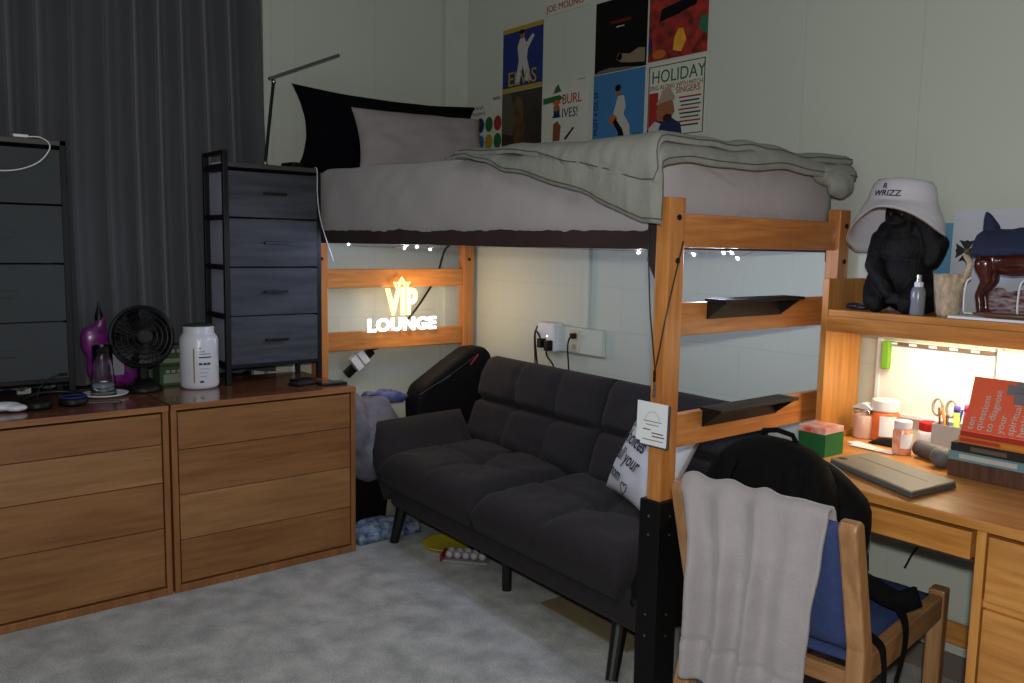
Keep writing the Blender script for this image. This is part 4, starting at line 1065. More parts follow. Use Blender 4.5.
def bkbox(u0, u1, v0, v1): return slab(BM(), 3, 6, lambda u, v: bk_p(u0 + (u1 - u0) * u, v0 + (v1 - v0) * v, -.0012), lambda u, v: bk_p(u0 + (u1 - u0) * u, v0 + (v1 - v0) * v, -.0004))
GP = pm('cross_grey', 130, 125, 128)
obj('cross', bkbox(.34, .62, .72, .92), GP, t, label='grey cross bar'); obj('cross', bkbox(.42, .53, .56, 1.0), GP, t, label='grey cross upright')
cord('power_cable', [(2.57, -.03, .33), (2.60, -.03, .40), (2.66, -.04, .48), (2.70, -.05, .60), (2.70, -.06, .70)], .0035, 'black cord running down the wall under the desk')

# ================================================================== CHAIR, TOWEL, BACKPACK
CH = thing('desk_chair', 'beech framed chair with navy seat and back pushed to the desk', 'chair', (2.673, -.735, 0), .12)
for s_ in (-1, 1):
    a, b = (.195, .238) if s_ > 0 else (-.238, -.195)
    out = [(-.40, 0), (-.355, 0), (-.235, .37), (-.235, .46), (-.335, .785), (-.352, .795), (-.375, .792), (-.382, .775), (-.290, .47), (-.290, .38)]
    obj('back_leg', prism(BM(), out, a, b, lambda u, v, h: (h, u, v)), CHW[2], CH, bevel=.006)
    obj('front_leg', prism(BM(), [(.265, 0), (.300, 0), (.315, .455), (.265, .455)], a, b, lambda u, v, h: (h, u, v)), CHW[2], CH, bevel=.006)
    obj('side_rail', bxm(a + .006, b - .004, -.24, .268, .375, .442), CHW[1], CH, bevel=.004)
obj('back_rail', bxm(-.195, .195, -.275, -.250, .36, .405), CHW[0], CH, bevel=.003)
obj('front_rail', bxm(-.195, .195, .27, .295, .33, .395), CHW[0], CH, bevel=.003)
def seat_f(u, v, s_):
    e = (1 - abs(2 * u - 1) ** 6) * (1 - abs(2 * v - 1) ** 6)
    return Vector(((u - .5) * .386, -.262 + .545 * v, .425 + s_ * .022 * max(0, e) ** .4 + (.006 if s_ > 0 else 0)))
obj('seat', slab(BM(), 20, 20, lambda u, v: seat_f(u, v, 1), lambda u, v: seat_f(u, v, -1)), BLUEFAB, CH, smooth=True)
def bp_f(u, v, s_):
    e = (1 - abs(2 * u - 1) ** 8) * (1 - abs(2 * v - 1) ** 8); z = .455 + .325 * v; y = -.262 - .09 * v
    return Vector(((u - .5) * .386, y + s_ * (.005 + .015 * max(0, e) ** .4), z))
obj('backrest', slab(BM(), 20, 20, lambda u, v: bp_f(u, v, 1), lambda u, v: bp_f(u, v, -1)), BLUEFAB, CH, smooth=True)

def towel():
    nu, nv = 70, 90; bm = BM(); G = []
    for j in range(nv + 1):
        v = j / nv; row = []
        for i in range(nu + 1):
            u = i / nu
            # path from the desk side over the top, down the camera side
            Lf, Lr, r = .16, .475, .026; P_ = Lf + PI * r + Lr; d = v * P_
            if d < Lf: y0, z0, k = -.322 + .03 * (1 - d / Lf), .785 - (Lf - d), 0
            elif d < Lf + PI * r: a = (d - Lf) / r; y0, z0, k = -.348 + r * math.cos(a), .785 + r * math.sin(a), .3
            else: q_ = d - Lf - PI * r; y0, z0, k = -.374 - .0 * q_ + .02 * q_, .785 - q_, min(1, .35 + q_ * 3)
            q_ = max(0, d - Lf - PI * r)
            xl = -.210 + .040 * min(1, q_ / .12) * (1 if q_ < .3 else 1 - (q_ - .3) * 1.5); xr = .168 - .050 * (q_ / Lr) 
            x = xl + (xr - xl) * u
            fold = (math.sin(u * 25 + .6 * nz(u * 3, v * 2)) * .5 + .5) ** 1.3 * (1 if u < .55 else max(.25, 1 - (u - .55) * 4)) 
            out = .042 * fold * k + .008 * nz(u * 7, v * 3, 3) * k
            if q_ > 0: y0 -= out + .012 * min(1, q_ * 8)
            elif k: z0 += .010 * fold
            hem = .035 * (u - .5) * min(1, q_ / Lr) * 0 
            if q_ > Lr * .83: y0 += -.004
            if j == int(nv * .865): y0 += .007
            row.append(bm.verts.new((x + .006 * nz(v * 9, u * 2), y0, z0 - .04 * u * (q_ / Lr) + .012 * nz(u * 5, 9) * (q_ / Lr))))
        G.append(row)
    for j in range(nv):
        for i in range(nu): bm.faces.new((G[j][i], G[j][i + 1], G[j + 1][i + 1], G[j + 1][i]))
    o = obj('towel', bm, TOWEL, smooth=True)
    m = o.modifiers.new('s', 'SOLIDIFY'); m.thickness = .010; m.offset = -1
    o.location = CH.location; o.rotation_euler = CH.rotation_euler
    tag(o, 'light grey plush towel draped over the back of the desk chair', 'towel')
towel()

PKM = mat('black_backpack_nylon', rgb(8, 8, 9), .9, var=.3, scale=40, bump=.3, bscale=300, spec=.15)
t = thing('backpack', 'black backpack standing on the desk chair seat with straps hanging', 'backpack', (2.60, -.82, .452), .12)
def sq(bm, c, r, p=3.2, seg=28, rings=20, f=None):
    for i in range(1): pass
    res = bmesh.ops.create_uvsphere(bm, u_segments=seg, v_segments=rings, radius=1.0)
    for v in res['verts']:
        d = v.co.normalized(); k = (abs(d.x) ** p + abs(d.y) ** p + abs(d.z) ** p) ** (-1 / p); q_ = d * k
        v.co = Vector((c[0] + q_.x * r[0] * (1 - .10 * max(0, q_.z)), c[1] + q_.y * r[1], c[2] + q_.z * r[2]))
        if f: v.co = f(v.co)
    return bm
def wob(p): return p + Vector((nz(p.x * 9, p.y * 9, p.z * 9), nz(p.y * 9, p.z * 9, 2), nz(p.z * 9, p.x * 9, 5))) * .014
obj('main_compartment', sq(BM(), (-.005, -.060, .222), (.190, .085, .218), 2.9, f=wob), PKM, t, smooth=True)
obj('front_pocket', sq(BM(), (.050, .010, .200), (.175, .070, .190), 2.8, f=wob), PKM, t, smooth=True)
obj('lower_pocket', sq(BM(), (.04, .120, .095), (.14, .060, .09), 2.8, f=wob), PKM, t, smooth=True)
GPIP = mat('grey_piping', rgb(84, 80, 78), .5, var=.05)
def arc(cx, y, cz_, rx_, rz_, a0, a1, n=20, dy=0): return [(cx + rx_ * math.cos(a0 + (a1 - a0) * k / n), y + dy * k / n, cz_ + rz_ * math.sin(a0 + (a1 - a0) * k / n)) for k in range(n + 1)]
obj('zip', tube(BM(), arc(-.005, -.010, .222, .183, .206, 2.5, -.4), .0032, n=6), GPIP, t)
obj('zip', tube(BM(), arc(.05, .048, .200, .168, .182, 2.5, -.4), .0032, n=6), GPIP, t)
obj('side_pocket', sq(BM(), (.185, -.03, .095), (.035, .060, .085), 2.6, f=wob), PKM, t, smooth=True)
for x_ in (-.09, .085):
    sp_ = BM(); ribbon(sp_, spline([(x_, -.125, .385), (x_ * 1.1, -.150, .33), (x_ * 1.1, -.155, .22)], 6), .05, .012, (1, 0, 0)); obj('shoulder_strap', sp_, PKM, t, smooth=True)
sp_ = BM(); ribbon(sp_, spline([(.02, .045, .392), (.10, .060, .355), (.165, .062, .28), (.205, .05, .19), (.222, .03, .12)], 6), .024, .004, (0, 1, 0)); obj('compression_strap', sp_, mat('strap_grey_black', rgb(34, 34, 36), .6), t)
obj('haul_loop', tube(BM(), [(-.05, -.04, .43), (-.04, -.045, .452), (0, -.05, .46), (.04, -.045, .452), (.05, -.04, .43)], .007, n=8), PKM, t, smooth=True)
sp_ = BM(); ribbon(sp_, spline([(.17, .0, .12), (.23, .03, .085), (.29, .07, .050), (.325, .11, .060)], 6), .05, .016, (.1, .5, 1))
obj('shoulder_strap', sp_, PKM, t, smooth=True)
sp_ = BM(); ribbon(sp_, spline([(.285, .06, .050), (.318, .04, .02), (.334, .01, -.03), (.336, -.04, -.11), (.336, -.07, -.15), (.336, -.09, -.18), (.334, -.13, -.195)], 6), .026, .003, (0, 1, .2))
obj('webbing_strap', sp_, PKM, t)
sp_ = BM(); ribbon(sp_, spline([(.17, -.06, .07), (.25, -.10, .03), (.318, -.12, .01), (.334, -.125, -.03), (.336, -.12, -.11), (.335, -.11, -.19)], 6), .026, .003, (0, 1, .2))
obj('webbing_strap', sp_, PKM, t)
obj('strap_end', bxm(-.014, .014, -.002, .002, -.06, 0.0, mtx=frame_mtx((.305, .09, .035), (.5, 1, 0), (.2, 0, 1))), PKM, t)
bc = BM(); 
for a in ((-.02, .02, -.022, -.015, -.004, .004), (-.02, .02, .015, .022, -.004, .004), (-.02, -.014, -.015, .015, -.004, .004), (.014, .02, -.015, .015, -.004, .004)): box(bc, *a, mtx=frame_mtx((.338, -.115, -.20), (0, 1, 0), (.3, 0, 1)))
obj('buckle', bc, mat('buckle_grey', rgb(80, 80, 82), .3), t)

# ================================================================== THINGS ON THE TOWERS AND DRESSERS
TT = 0.751 + 0.96            # top of the tower beside the bed
t = thing('desk_lamp', 'slim black folding desk lamp standing on the woodgrain drawer tower', 'lamp', (.10, -1.205, TT + .001))
obj('base', lathe(BM(), [(0, 0), (.045, 0), (.047, .004), (.044, .010), (0, .011)], n=28), BLACK, t)
obj('lower_arm', tube(BM(), [(0, 0, .012), (0, .022, .20), (0, .045, .385)], .0075, n=10), BLACK, t)
obj('foot_joint', ellip(BM(), (0, 0, .018), (.012, .012, .012)), STEEL, t, smooth=True)
obj('elbow_joint', ellip(BM(), (0, .046, .386), (.011, .011, .011)), STEEL, t, smooth=True)
obj('lamp_head', bxm(-.006, .37, -.014, .014, -.007, .007, mtx=frame_mtx((0, .030, .399), (.02, .9, .40), (1, 0, 0))), mat('grey_lamp_metal', rgb(78, 76, 72), .4, var=.05), t, bevel=.003)
o = obj('notebook', bxm(-.06, .06, -.095, .095, 0, .010, mtx=frame_mtx((.075, -1.325, TT + .0005), (1, .03, 0), (-.03, 1, 0))), PAPER, bevel=.001); tag(o, 'thin white notebook lying on top of the woodgrain drawer tower', 'notebook')
o = obj('black_box', bxm(-.05, .05, -.05, .035, 0, .030, mtx=frame_mtx((.10, -1.055, TT + .0005), (1, .1, 0), (-.1, 1, 0))), BLACK, bevel=.003); tag(o, 'small black box on the tower corner nearest the pillows', 'box')
cord('charging_cable', [(.24, -1.03, TT + .004), (.262, -1.028, TT - .01), (.268, -1.03, TT - .12), (.272, -1.02, TT - .22), (.275, -.995, TT - .31), (.28, -.975, TT - .37), (.285, -.96, TT - .42)], .0022, 'thin white cable hanging down the corner of the woodgrain tower', m=WHITE, cat='cable')
LT = 0.751 + 0.99
t = thing('charging_cable', 'white charging cable looped off the top of the slate drawer tower', 'cable', (.25, -2.2, LT))
obj('plug', bxm(-.010, .010, -.028, .022, .001, .012), WHITE, t, bevel=.003)
obj('wire', tube(BM(), spline([(0, .022, .006), (.004, .06, .006), (.016, .085, -.012), (.022, .085, -.04), (.022, .05, -.085), (.022, -.01, -.115), (.022, -.08, -.125), (.022, -.16, -.11)], 8), .0024, n=7), WHITE, t, smooth=True)

DZ = .7505
# white supplement bottle
t = thing('protein_bottle', 'large white plastic bottle with a printed label on the dresser beside the tower', 'bottle', (.225, -1.565, DZ))
BW = mat('white_bottle', rgb(205, 208, 216), .3, var=.02)
obj('body', lathe(BM(), [(0, 0), (.068, 0), (.076, .006), (.079, .016), (.079, .205), (.074, .222), (.066, .232), (.063, .238), (.063, .262), (.060, .266), (0, .266)], n=36), BW, t, smooth=True)
obj('rim', lathe(BM(), [(.060, .264), (.064, .266), (.064, .270), (.050, .272), (.02, .276), (0, .276)], n=36), mat('dark_green_plastic', rgb(40, 58, 48), .4), t)
def onb(a0, a1, z0, z1, m, r=.0797, nm='label_print'):
    bm = BM(); n = 8; T_ = [[bm.verts.new((rr * math.cos(a0 + (a1 - a0) * k / n), rr * math.sin(a0 + (a1 - a0) * k / n), zz)) for rr, zz in ((r, z0), (r, z1), (r + .0006, z1), (r + .0006, z0))] for k in range(n + 1)]
    for A, B_ in zip(T_, T_[1:]):
        for k in range(4): bm.faces.new((A[k], A[(k + 1) % 4], B_[(k + 1) % 4], B_[k]))
    bm.faces.new(T_[0][::-1]); bm.faces.new(T_[-1]); obj(nm, bm, m, t)
GOLD = pm('label_gold', 150, 120, 60)
onb(-.62, -.56, .03, .175, GOLD)
onb(-.34, .26, .150, .153, MATS['grey_ink']); onb(-.34, -.02, .160, .163, MATS['grey_ink']); onb(-.34, .30, .135, .140, NAVY)
for a in (-.34, -.12, .08): onb(a, a + .17, .105, .114, pm('label_olive', 60, 66, 44))
for k in range(3): onb(-.30, .20 - .07 * k, .088 - .016 * k, .090 - .016 * k, MATS['grey_ink'])
onb(-.30, -.10, .030, .038, INK); onb(-.30, -.24, .172, .180, INK)

# round fan
t = thing('desk_fan', 'round black desk fan standing on the left dresser', 'fan', (.19, -1.785, DZ))
obj('base', lathe(BM(), [(0, 0), (.075, 0), (.078, .006), (.070, .022), (.045, .038), (.03, .052), (0, .056)], n=36), BLACK, t, smooth=True)
obj('neck', tube(BM(), [(0, 0, .05), (0, 0, .10)], .022, n=14), BLACK, t)
hm = frame_mtx((.0, 0, .226), (0, 1, 0), (-.12, 0, 1))
g = BM(); R0 = .122
tube(g, [hm @ Vector((R0 * math.cos(k * PI / 24), R0 * math.sin(k * PI / 24), 0)) for k in range(48)], .009, n=8, closed=True)
for rr, dz in ((.112, .026), (.092, .036), (.070, .042), (.048, .045)): tube(g, [hm @ Vector((rr * math.cos(k * PI / 18), rr * math.sin(k * PI / 18), dz)) for k in range(36)], .0022, n=5, closed=True)
for k in range(36):
    a = k * PI / 18; tube(g, [hm @ Vector((r_ * math.cos(a + sw), r_ * math.sin(a + sw), z_)) for r_, z_, sw in ((R0, 0, 0), (.112, .026, .08), (.07, .042, .22), (.030, .045, .34))], .0016, n=4)
obj('grille', g, BLACK, t)
obj('hub', lathe(BM(), [(0, .050), (.024, .050), (.030, .046), (.030, .040), (0, .040)], n=24, mtx=hm), mat('fan_badge', rgb(30, 30, 32), .25), t)
obj('shell', lathe(BM(), [(R0, 0), (R0, -.03), (.11, -.06), (.06, -.075), (0, -.078)], n=40, mtx=hm), BLACK, t, smooth=True)
for k in range(5):
    a = k * 2 * PI / 5; bl = BM()
    slab(bl, 6, 6, lambda u, v: hm @ Matrix.Rotation(a + (v - .5) * .85, 4, 'Z') @ Vector((.025 + .088 * u, 0, -.006 + .03 * (v - .5))), lambda u, v: hm @ Matrix.Rotation(a + (v - .5) * .85, 4, 'Z') @ Vector((.025 + .088 * u, 0, -.010 + .03 * (v - .5))))
    obj('blade', bl, BLACK, t)
# green cartons behind the white bottle
for k, (z_, lb) in enumerate(((0, 'lower green and white carton behind the fan'), (.088, 'upper green carton stacked behind the fan'))):
    t = thing('carton', lb, 'box', (.075, -1.625, DZ + z_)); obj('box', bxm(-.05, .05, -.075, .06, 0, .086), pm('carton_green', 74, 98, 72), t, bevel=.002)
    obj('label_panel', bxm(.0502, .0506, -.06, .045, .012, .030 if k else .05), pm('carton_pale', 150, 160, 140), t)
    for q_ in range(4): obj('printed_line', bxm(.0508, .0511, -.05 + .024 * q_, -.034 + .024 * q_, .055, .068), pm('carton_light', 170, 175, 160), t)
# purple bag with dark nozzle
bm = BM()
for c, r in (((.055, -1.90, DZ + .10), (.040, .075, .10)), ((.05, -1.935, DZ + .20), (.034, .050, .075)), ((.055, -1.84, DZ + .07), (.04, .07, .068)), ((.05, -1.915, DZ + .26), (.022, .026, .05))): ellip(bm, c, r, seg=20, rings=14)
for v in bm.verts: v.co += Vector((0, nz(v.co.y * 16, v.co.z * 16, 4), nz(v.co.y * 20, v.co.z * 9, 8))) * .014; v.co.z = max(v.co.z, DZ + .001)
o = remesh(obj('foil_bag', bm, mat('purple_foil', rgb(112, 34, 112), .28, var=.4, scale=30, spec=.8), smooth=True), .008, 3)
tag(o, 'crumpled purple foil bag standing between the slate tower and the fan', 'bag')
obj('spout', lathe(BM(), [(0, DZ + .29), (.017, DZ + .29), (.016, DZ + .31), (.006, DZ + .345), (.004, DZ + .365), (0, DZ + .366)], (.05, -1.915, 0), n=16), BLACK, o)
obj('side_label', bxm(.094, .097, -1.885, -1.835, DZ + .06, DZ + .19), mat('pale_label', rgb(150, 150, 160), .5), o)
# glass jar on a white plate
o = obj('plate', lathe(BM(), [(0, .0), (.055, .0), (.085, .009), (.088, .013), (.082, .013), (.052, .004), (0, .004)], (.235, -1.945, DZ), n=40), WHITE, smooth=True); tag(o, 'small white plate under the glass tumbler on the dresser', 'plate')
t = thing('glass_tumbler', 'tall clear glass tumbler standing on the small white plate', 'glass', (.235, -1.950, DZ + .0045))
obj('glass', lathe(BM(), [(0, 0), (.047, 0), (.049, .004), (.046, .05), (.038, .12), (.038, .200), (.036, .200), (.036, .12), (.043, .05), (.044, .010), (0, .009)], n=32), GLASSM, t, smooth=True)
obj('water', lathe(BM(), [(0, .0095), (.0435, .0105), (.0425, .048), (0, .048)], n=32), mat('water', (0.9, 0.95, 1, 1), .02, trans=1.0, var=0), t, smooth=True)
# headset
t = thing('headset', 'black headset with a boom microphone lying before the slate drawer tower', 'headset', (.375, -2.135, DZ))
obj('ear_cup', lathe(BM(), [(0, 0), (.040, 0), (.045, .008), (.042, .024), (.03, .034), (0, .036)], (0, .045, 0), n=28, sy=1.1), BLACK, t, smooth=True)
obj('ear_cup', lathe(BM(), [(0, 0), (.040, 0), (.045, .008), (.042, .024), (.03, .034), (0, .036)], (.01, -.075, 0), n=28, sy=1.1), BLACK, t, smooth=True)
obj('headband', tube(BM(), spline([(0, .09, .012), (-.05, .09, .026), (-.09, .03, .04), (-.09, -.06, .04), (-.04, -.12, .026), (.01, -.12, .012)], 8), .009, n=8), BLACK, t, smooth=True)
obj('ring', tube(BM(), [(.0 + .038 * math.cos(k * PI / 12), .045 + .042 * math.sin(k * PI / 12), .033) for k in range(24)], .0018, n=6, closed=True), mat('blue_glow_plastic', rgb(40, 60, 160), .3), t, label='dark blue ring')
obj('microphone_boom', tube(BM(), spline([(-.02, -.07, .03), (-.03, -.06, .07), (-.03, -.03, .10), (-.03, .01, .117)], 8), .0025, n=6), BLACK, t)
obj('microphone', tube(BM(), [(-.03, .008, .116), (-.03, .035, .117)], .0055, n=10), BLACK, t)
cord('thin_cable', [(.35, -2.05, DZ + .003), (.37, -1.98, DZ + .003), (.40, -1.93, DZ + .003), (.44, -1.94, DZ + .003), (.45, -1.97, DZ + .003)], .0016, 'thin black cable curling on the dresser beside the headset', cat='cable')
o = remesh(obj('tissue', ellip(ellip(BM(), (.37, -2.325, DZ + .018), (.04, .070, .017)), (.40, -2.28, DZ + .014), (.03, .04, .013)), WHITE, smooth=True), .006, 2); tag(o, 'crumpled white tissue on the dresser at the left edge', 'tissue')
# phones by the tower foot
for k, (px_, py_, a, lb) in enumerate(((.40, -1.165, .25, 'black phone nearest the drawer tower foot, tilted on the dresser'), (.455, -1.060, -.1, 'black phone at the dresser corner nearest the bed'))):
    t = thing('phone', lb, 'phone', (px_, py_, DZ), a, 'phones on the right dresser')
    obj('body', bxm(-.036, .036, -.062, .062, 0, .010), BLACK, t, bevel=.004); obj('screen', bxm(-.030, .030, -.052, .052, .010, .0106), mat('phone_screen', rgb(70, 74, 90), .15, c2=rgb(30, 32, 44), scale=30), t)
o = obj('wallet', bxm(-.035, .035, -.05, .05, 0, .016, mtx=frame_mtx((.345, -1.145, DZ), (1, .2, 0), (-.2, 1, 0))), BLACK, bevel=.005); tag(o, 'folded black wallet behind the two phones', 'wallet')

# ================================================================== THINGS ON THE HUTCH SHELF
SZ = 1.1905
FUR = mat('black_fur', rgb(6, 5, 6), .65, var=.5, scale=60, stretch=(1, 1, .3), bump=1.0, bscale=150, spec=.22)
g_ = thing('gorilla_figurine', 'black gorilla figurine seated on the hutch shelf with a hand to its head', 'figurine', (2.55, -.125, SZ))
bm = BM()
ellip(bm, (0, 0, .115), (.078, .066, .115), seg=24, rings=16)           # belly
ellip(bm, (0, -.005, .205), (.082, .060, .075), seg=24, rings=16)         # chest
ellip(bm, (-.075, -.005, .075), (.050, .055, .072), seg=20, rings=14)     # haunches
ellip(bm, (.068, -.005, .060), (.048, .055, .060), seg=20, rings=14)
limb(bm, [(-.075, -.03, .07), (-.060, -.070, .035), (-.050, -.080, .018)], [.045, .034, .022])
limb(bm, [(.065, -.03, .07), (.050, -.070, .035), (.045, -.080, .018)], [.045, .034, .022])
limb(bm, [(-.078, -.005, .225), (-.080, -.045, .150), (-.030, -.075, .085), (-.008, -.084, .060)], [.040, .032, .026, .018])   # arm to knee
for q_ in range(4): limb(bm, [(-.014 + .011 * q_, -.086, .060), (-.010 + .012 * q_, -.090, .032)], [.007, .006], 4)
limb(bm, [(.070, -.005, .235), (.108, -.030, .215), (.098, -.040, .165)], [.036, .032, .026])                   # raised arm, elbow out
limb(bm, [(.105, -.035, .195), (.085, -.045, .26), (.045, -.050, .315)], [.030, .026, .020])
for q_ in range(4): limb(bm, [(.045 - .010 * q_, -.055, .305 + .004 * q_), (.022 - .010 * q_, -.060, .325 + .003 * q_)], [.008, .006], 4)
ellip(bm, (-.002, -.012, .310), (.066, .060, .066), seg=22, rings=16); ellip(bm, (-.045, 0, .250), (.055, .045, .05)); ellip(bm, (.045, 0, .255), (.055, .045, .05)); ellip(bm, (.0, -.02, .262), (.05, .045, .04))     # head
ellip(bm, (-.006, -.062, .288), (.030, .024, .026), seg=16, rings=12)     # muzzle
ellip(bm, (-.004, -.062, .318), (.036, .014, .010), seg=16, rings=10)     # brow
ellip(bm, (-.006, -.080, .300), (.012, .008, .008), seg=12, rings=8)
ellip(bm, (-.056, -.015, .30), (.008, .012, .014), seg=10, rings=8); ellip(bm, (.050, -.012, .30), (.008, .012, .014), seg=10, rings=8)
for v in bm.verts: v.co += Vector((nz(v.co.x * 60, v.co.y * 60, v.co.z * 18), nz(v.co.y * 60, v.co.z * 18, 3), 0)) * .005; v.co.z = max(v.co.z, 0.0)
remesh(obj('body', bm, FUR, g_, smooth=True), .0045, 2)
for s_ in (-1, 1): obj('eye', ellip(BM(), (-.005 + s_ * .017, -.075, .306), (.004, .004, .004), seg=10, rings=8), mat('amber_eye', rgb(90, 60, 30), .1), g_, smooth=True)
obj('mouth', tube(BM(), spline([(-.022, -.083, .280), (-.006, -.087, .277), (.010, -.083, .280)], 5), .0012, n=5), mat('muzzle_line', rgb(46, 42, 42), .5), g_)
# bucket hat
HAT = mat('white_hat_cloth', rgb(198, 196, 204), .85, var=.03, bump=.15, bscale=300)
t = thing('bucket_hat', 'white bucket hat with small dark lettering on the gorilla figurine', 'hat', (2.534, -.150, SZ + .338))
tm = frame_mtx((0, 0, 0), (1, 0, -.05), (0, 1, -.10))
def hatv(a, r, z): return tm @ Vector((r * math.cos(a) * 1.02, r * math.sin(a) * .92, z))
def brim(a, r):
    if r <= .104: return 0
    k = (r - .104) / .048; c = math.cos(a); sn = math.sin(a)
    return -k * ((.125 if c < 0 else .060) * abs(c) ** 1.6 + .055 * max(0, sn) + .010 + .008 * math.sin(3 * a + 1))
prof = [(0.001, .074), (.05, .074), (.078, .069), (.088, .056), (.094, .034), (.100, .006), (.104, .0), (.116, -.003), (.130, -.006), (.143, -.010), (.152, -.012)]
bm = BM(); n = 64; rings = []
for r, z_ in prof:
    rings.append([bm.verts.new(hatv(2 * PI * k / n, r - (.010 * abs(math.cos(2 * PI * k / n)) if r > .14 else 0), z_ + brim(2 * PI * k / n, r))) for k in range(n)])
for A, B_ in zip(rings, rings[1:]):
    for k in range(n): bm.faces.new((A[k], A[(k + 1) % n], B_[(k + 1) % n], B_[k]))
bm.faces.new(rings[0])
o = obj('cloth', bm, HAT, t, smooth=True); m = o.modifiers.new('s', 'SOLIDIFY'); m.thickness = .003; m.offset = 1
obj('brim_edge', tube(BM(), [hatv(2 * PI * k / n, 0.152 - .010 * abs(math.cos(2 * PI * k / n)), -.012 + brim(2 * PI * k / n, .152)) for k in range(n)], .0022, n=5, closed=True), mat('hat_edge_tan', rgb(150, 130, 120), .8), t)
obj('stitch_band', tube(BM(), [hatv(2 * PI * k / n, .1035, .003) for k in range(n)], .0013, n=5, closed=True), mat('hat_thread', rgb(150, 146, 155), .8), t)
def hattext(s_, size, a0, z0):
    o = text_obj('lettering', s_, mat('hat_ink', rgb(40, 36, 60), .7), size, Matrix.Identity(4), t, ext=.0004, offset=.0004)
    for v in o.data.vertices:
        p = v.co.copy(); a = a0 + p.x / .098; zz = z0 + p.y; r_ = .1005 - (zz - .006) * .21 + .0062 + p.z
        v.co = hatv(a, r_, zz)
hattext('WRIZZ', .026, -2.05, .014); hattext('R', .024, -1.80, .037)
# spray bottle
t = thing('spray_bottle', 'small grey spray bottle standing before the gorilla figurine', 'bottle', (2.632, -.205, SZ))
obj('body', lathe(BM(), [(0, 0), (.019, 0), (.021, .003), (.021, .070), (.017, .084), (.010, .088), (0, .088)], n=24), mat('frosted_grey', rgb(120, 124, 134), .25, var=.03), t, smooth=True)
obj('collar', lathe(BM(), [(0, .086), (.013, .086), (.013, .100), (.009, .102), (0, .102)], n=20), WHITE, t)
obj('nozzle', lathe(BM(), [(0, .100), (.008, .100), (.008, .122), (.006, .124), (0, .124)], n=16), STEEL, t)
# woven cup with a tail
TAN = mat('tan_fibre', rgb(178, 160, 136), .95, var=.3, scale=70, stretch=(1, 1, .5), bump=1.0, bscale=160)
t = thing('fibre_cup', 'tan shaggy fibre cup with a curling tail handle on the hutch shelf', 'cup', (2.705, -.165, SZ))
bm = lathe(BM(), [(0, 0), (.028, 0), (.033, .01), (.040, .06), (.045, .105), (.047, .128), (.041, .128), (.038, .10), (.026, .012), (0, .012)], n=40)
for v in bm.verts: v.co += Vector((nz(v.co.x * 110, v.co.y * 110, v.co.z * 50), nz(v.co.y * 110, v.co.z * 50, 2), 0)) * .004
obj('cup', bm, TAN, t, smooth=True)
obj('tail', tube(BM(), spline([(.036, -.01, .105), (.048, -.01, .122), (.056, -.01, .145), (.056, -.01, .165), (.046, -.01, .180), (.036, -.01, .188)], 6), [.010] * 10 + [.008] * 16 + [.005] * 5, n=10), TAN, t, smooth=True)
# dark trinket and card at the left end
o = remesh(obj('sunglasses_pouch', ellip(ellip(BM(), (2.405, -.16, SZ + .012), (.030, .025, .012)), (2.44, -.17, SZ + .010), (.022, .02, .010)), mat('dark_pouch', rgb(34, 26, 40), .3, var=.4, scale=40), smooth=True), .004, 2); tag(o, 'small dark shiny pouch at the left end of the hutch shelf', 'pouch')
# papers on the wall behind
t = thing('wall_poster', 'white printed poster with a dark cross emblem above the desk hutch', 'poster', (2.90, -.001, 1.21))
obj('sheet', bxm(-.268, .30, -.003, 0, 0, .305), mat('poster_paper', rgb(190, 194, 206), .6, var=.02), t)
INKB = mat('poster_ink', rgb(30, 34, 28), .6)
ex, ez = -.222, .178
def PZ(u, v, h): return (ex + u, -h, ez + v)
for k in range(4):
    a = k * PI / 2; pts = [(-.006, .006), (.006, .006), (.024, .034), (.008, .030), (0, .034), (-.008, .030), (-.024, .034)]
    obj('emblem', prism(BM(), [(u * math.cos(a) - v * math.sin(a), u * math.sin(a) + v * math.cos(a)) for u, v in pts], .003, .0042, PZ), INKB, t)
obj('emblem', prism(BM(), [(.007 * math.cos(k * PI / 8), .007 * math.sin(k * PI / 8)) for k in range(16)], .003, .005, PZ), pm('emblem_gold', 130, 120, 70), t)
text_obj('lettering', 'Fraternity', INKB, .024, on_wall_right(-.158, .185, -.0036 + .0) @ Matrix.Rotation(PI / 2, 4, 'Z'), t)
for v in (-.148, -.141): obj('printed_line', bxm(v, v + .002, -.0042, -.003, .19, .26), INKB, t)
for v in (.17,): obj('printed_line', bxm(-.02, .2, -.0042, -.003, .27, .274), INKB, t)
o = obj('blue_card', bxm(2.555, 2.650, -.003, -.001, 1.23, 1.475), pm('card_cyan', 110, 170, 200)); tag(o, 'pale blue card on the wall between the gorilla and the poster', 'card')
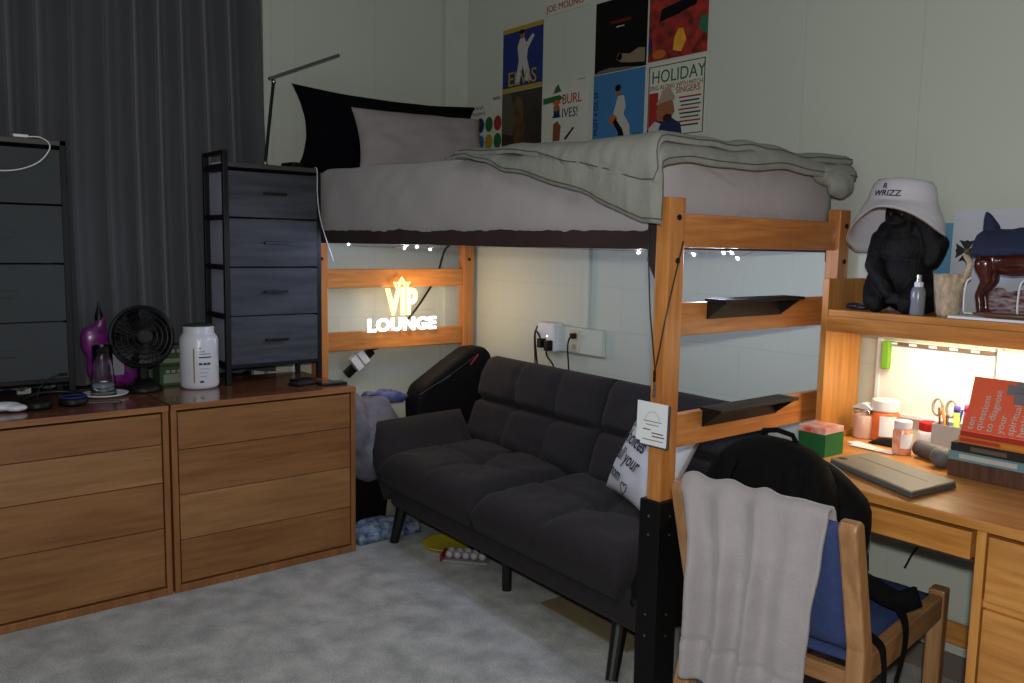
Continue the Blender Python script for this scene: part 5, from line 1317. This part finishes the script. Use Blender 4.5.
# horse statue
HW = mat('mahogany_gloss', rgb(70, 22, 16), .18, var=.25, scale=10, coat=.6)
h_ = thing('horse_statue', 'glossy dark red wooden horse statue at the right end of the hutch shelf', 'statue', (2.865, -.13, SZ + .010))
bm = BM()
ellip(bm, (0, 0, .160), (.082, .038, .044), seg=26, rings=16); ellip(bm, (-.062, 0, .165), (.042, .036, .045), seg=20, rings=14); ellip(bm, (.068, 0, .158), (.040, .036, .048), seg=20, rings=14)
limb(bm, [(.085, 0, .175), (.125, 0, .235), (.150, 0, .275)], [.036, .026, .021]); limb(bm, [(.150, 0, .278), (.178, 0, .262), (.198, 0, .245)], [.021, .017, .012])
for sy in (-.018, .018):
    limb(bm, [(-.072, sy, .15), (-.060, sy * 1.2, .105), (-.082, sy * 1.2, .062), (-.074, sy * 1.2, .012)], [.030, .017, .010, .009]); ellip(bm, (-.071, sy * 1.2, .007), (.014, .012, .008))
    limb(bm, [(.070, sy, .14), (.074, sy * 1.1, .075), (.070, sy * 1.1, .012)], [.024, .011, .009]); ellip(bm, (.072, sy * 1.1, .007), (.014, .012, .008))
    ellip(bm, (.145, sy * .6, .302), (.006, .005, .014))
for v in bm.verts: v.co.z = max(v.co.z, 0)
remesh(obj('body', bm, HW, h_, smooth=True), .004, 3)
obj('mane', tube(BM(), spline([(.075, 0, .215), (.10, 0, .25), (.125, 0, .285), (.14, 0, .305)], 6), .009, n=8), HW, h_, smooth=True)
# navy cap lying over the horse
CAPM = mat('navy_cap_cloth', rgb(24, 34, 62), .85, var=.1, bump=.2, bscale=200)
t = thing('baseball_cap', 'navy cloth cap laid over the back of the horse statue', 'hat', (2.872, -.13, SZ + .206))
bm = slab(BM(), 30, 20, lambda u, v: Vector((-.105 + .24 * u, -.065 + .13 * v, .018 + .055 * (math.sin(PI * min(1, u * .9 + .1)) * math.sin(PI * v)) ** .6 * (.75 + .5 * math.exp(-((u - .08) / .10) ** 2)) - .012 * (1 - u) * (1 - v) - .022 * abs(2 * v - 1) ** 2 + .010 * nz(u * 7, v * 5))),
         lambda u, v: Vector((-.10 + .23 * u, -.060 + .12 * v, .008 - .022 * abs(2 * v - 1) ** 2 - .012 * (1 - u) * (1 - v))))
obj('crown', bm, CAPM, t, smooth=True)
ellip_b = BM(); limb(ellip_b, [(-.075, .0, .055), (-.085, .0, .085), (-.092, 0, .103)], [.024, .014, .006]); remesh(obj('peak_fold', ellip_b, CAPM, t, smooth=True), .005, 3)
# striped bandana, cord and papers under the horse
bm = slab(BM(), 34, 14, lambda u, v: Vector((2.745 + .36 * u, -.060 + .045 * v, SZ + .002 + (.085 + .03 * nz(u * 6, 1)) * math.sin(PI * (v * .8 + .15)) * min(1, u * 6) ** .5 + .012 * nz(u * 12, v * 6))), lambda u, v: Vector((2.75 + .35 * u, -.055 + .038 * v, SZ + .001)))
o = obj('bandana', bm, mat('red_white_stripe', rgb(92, 14, 24), .85, c2=rgb(176, 166, 172), scale=13, stretch=(3, 1, 9)), smooth=True); tag(o, 'dark red and white crumpled bandana behind the horse statue', 'bandana')
t = thing('white_ribbon', 'white ribbon cord hanging in two loops around the horse statue', 'ribbon', (2.86, -.18, SZ))
for x_ in (-.10, .045): obj('strand', tube(BM(), spline([(x_ + .012, .0, .120), (x_ + .002, -.006, .105), (x_ - .002, -.006, .06), (x_ - .001, -.004, .018)], 5), .003, n=6), WHITE, t, smooth=True)
obj('knot', tube(BM(), [(-.101, -.004, .016), (.044, -.004, .014)], .002, n=6), WHITE, t)
for k, (a, b, lb) in enumerate(((2.735, 3.10, 'white papers lying flat on the hutch shelf under the horse statue'),)):
    o = obj('papers', bxm(a, b, -.232, -.068, SZ + .0005, SZ + .008), PAPER, bevel=.001); tag(o, lb, 'paper')
o = obj('wooden_stick', tube(BM(), [(2.80, -.222, SZ + .020), (2.84, -.222, SZ + .017), (3.05, -.205, SZ + .017)], [.002, .008, .008], n=10), wood('stick_wood', rgb(110, 70, 44), rgb(80, 48, 30), 0), smooth=True); tag(o, 'brown pointed wooden stick lying on the papers of the hutch shelf', 'stick')
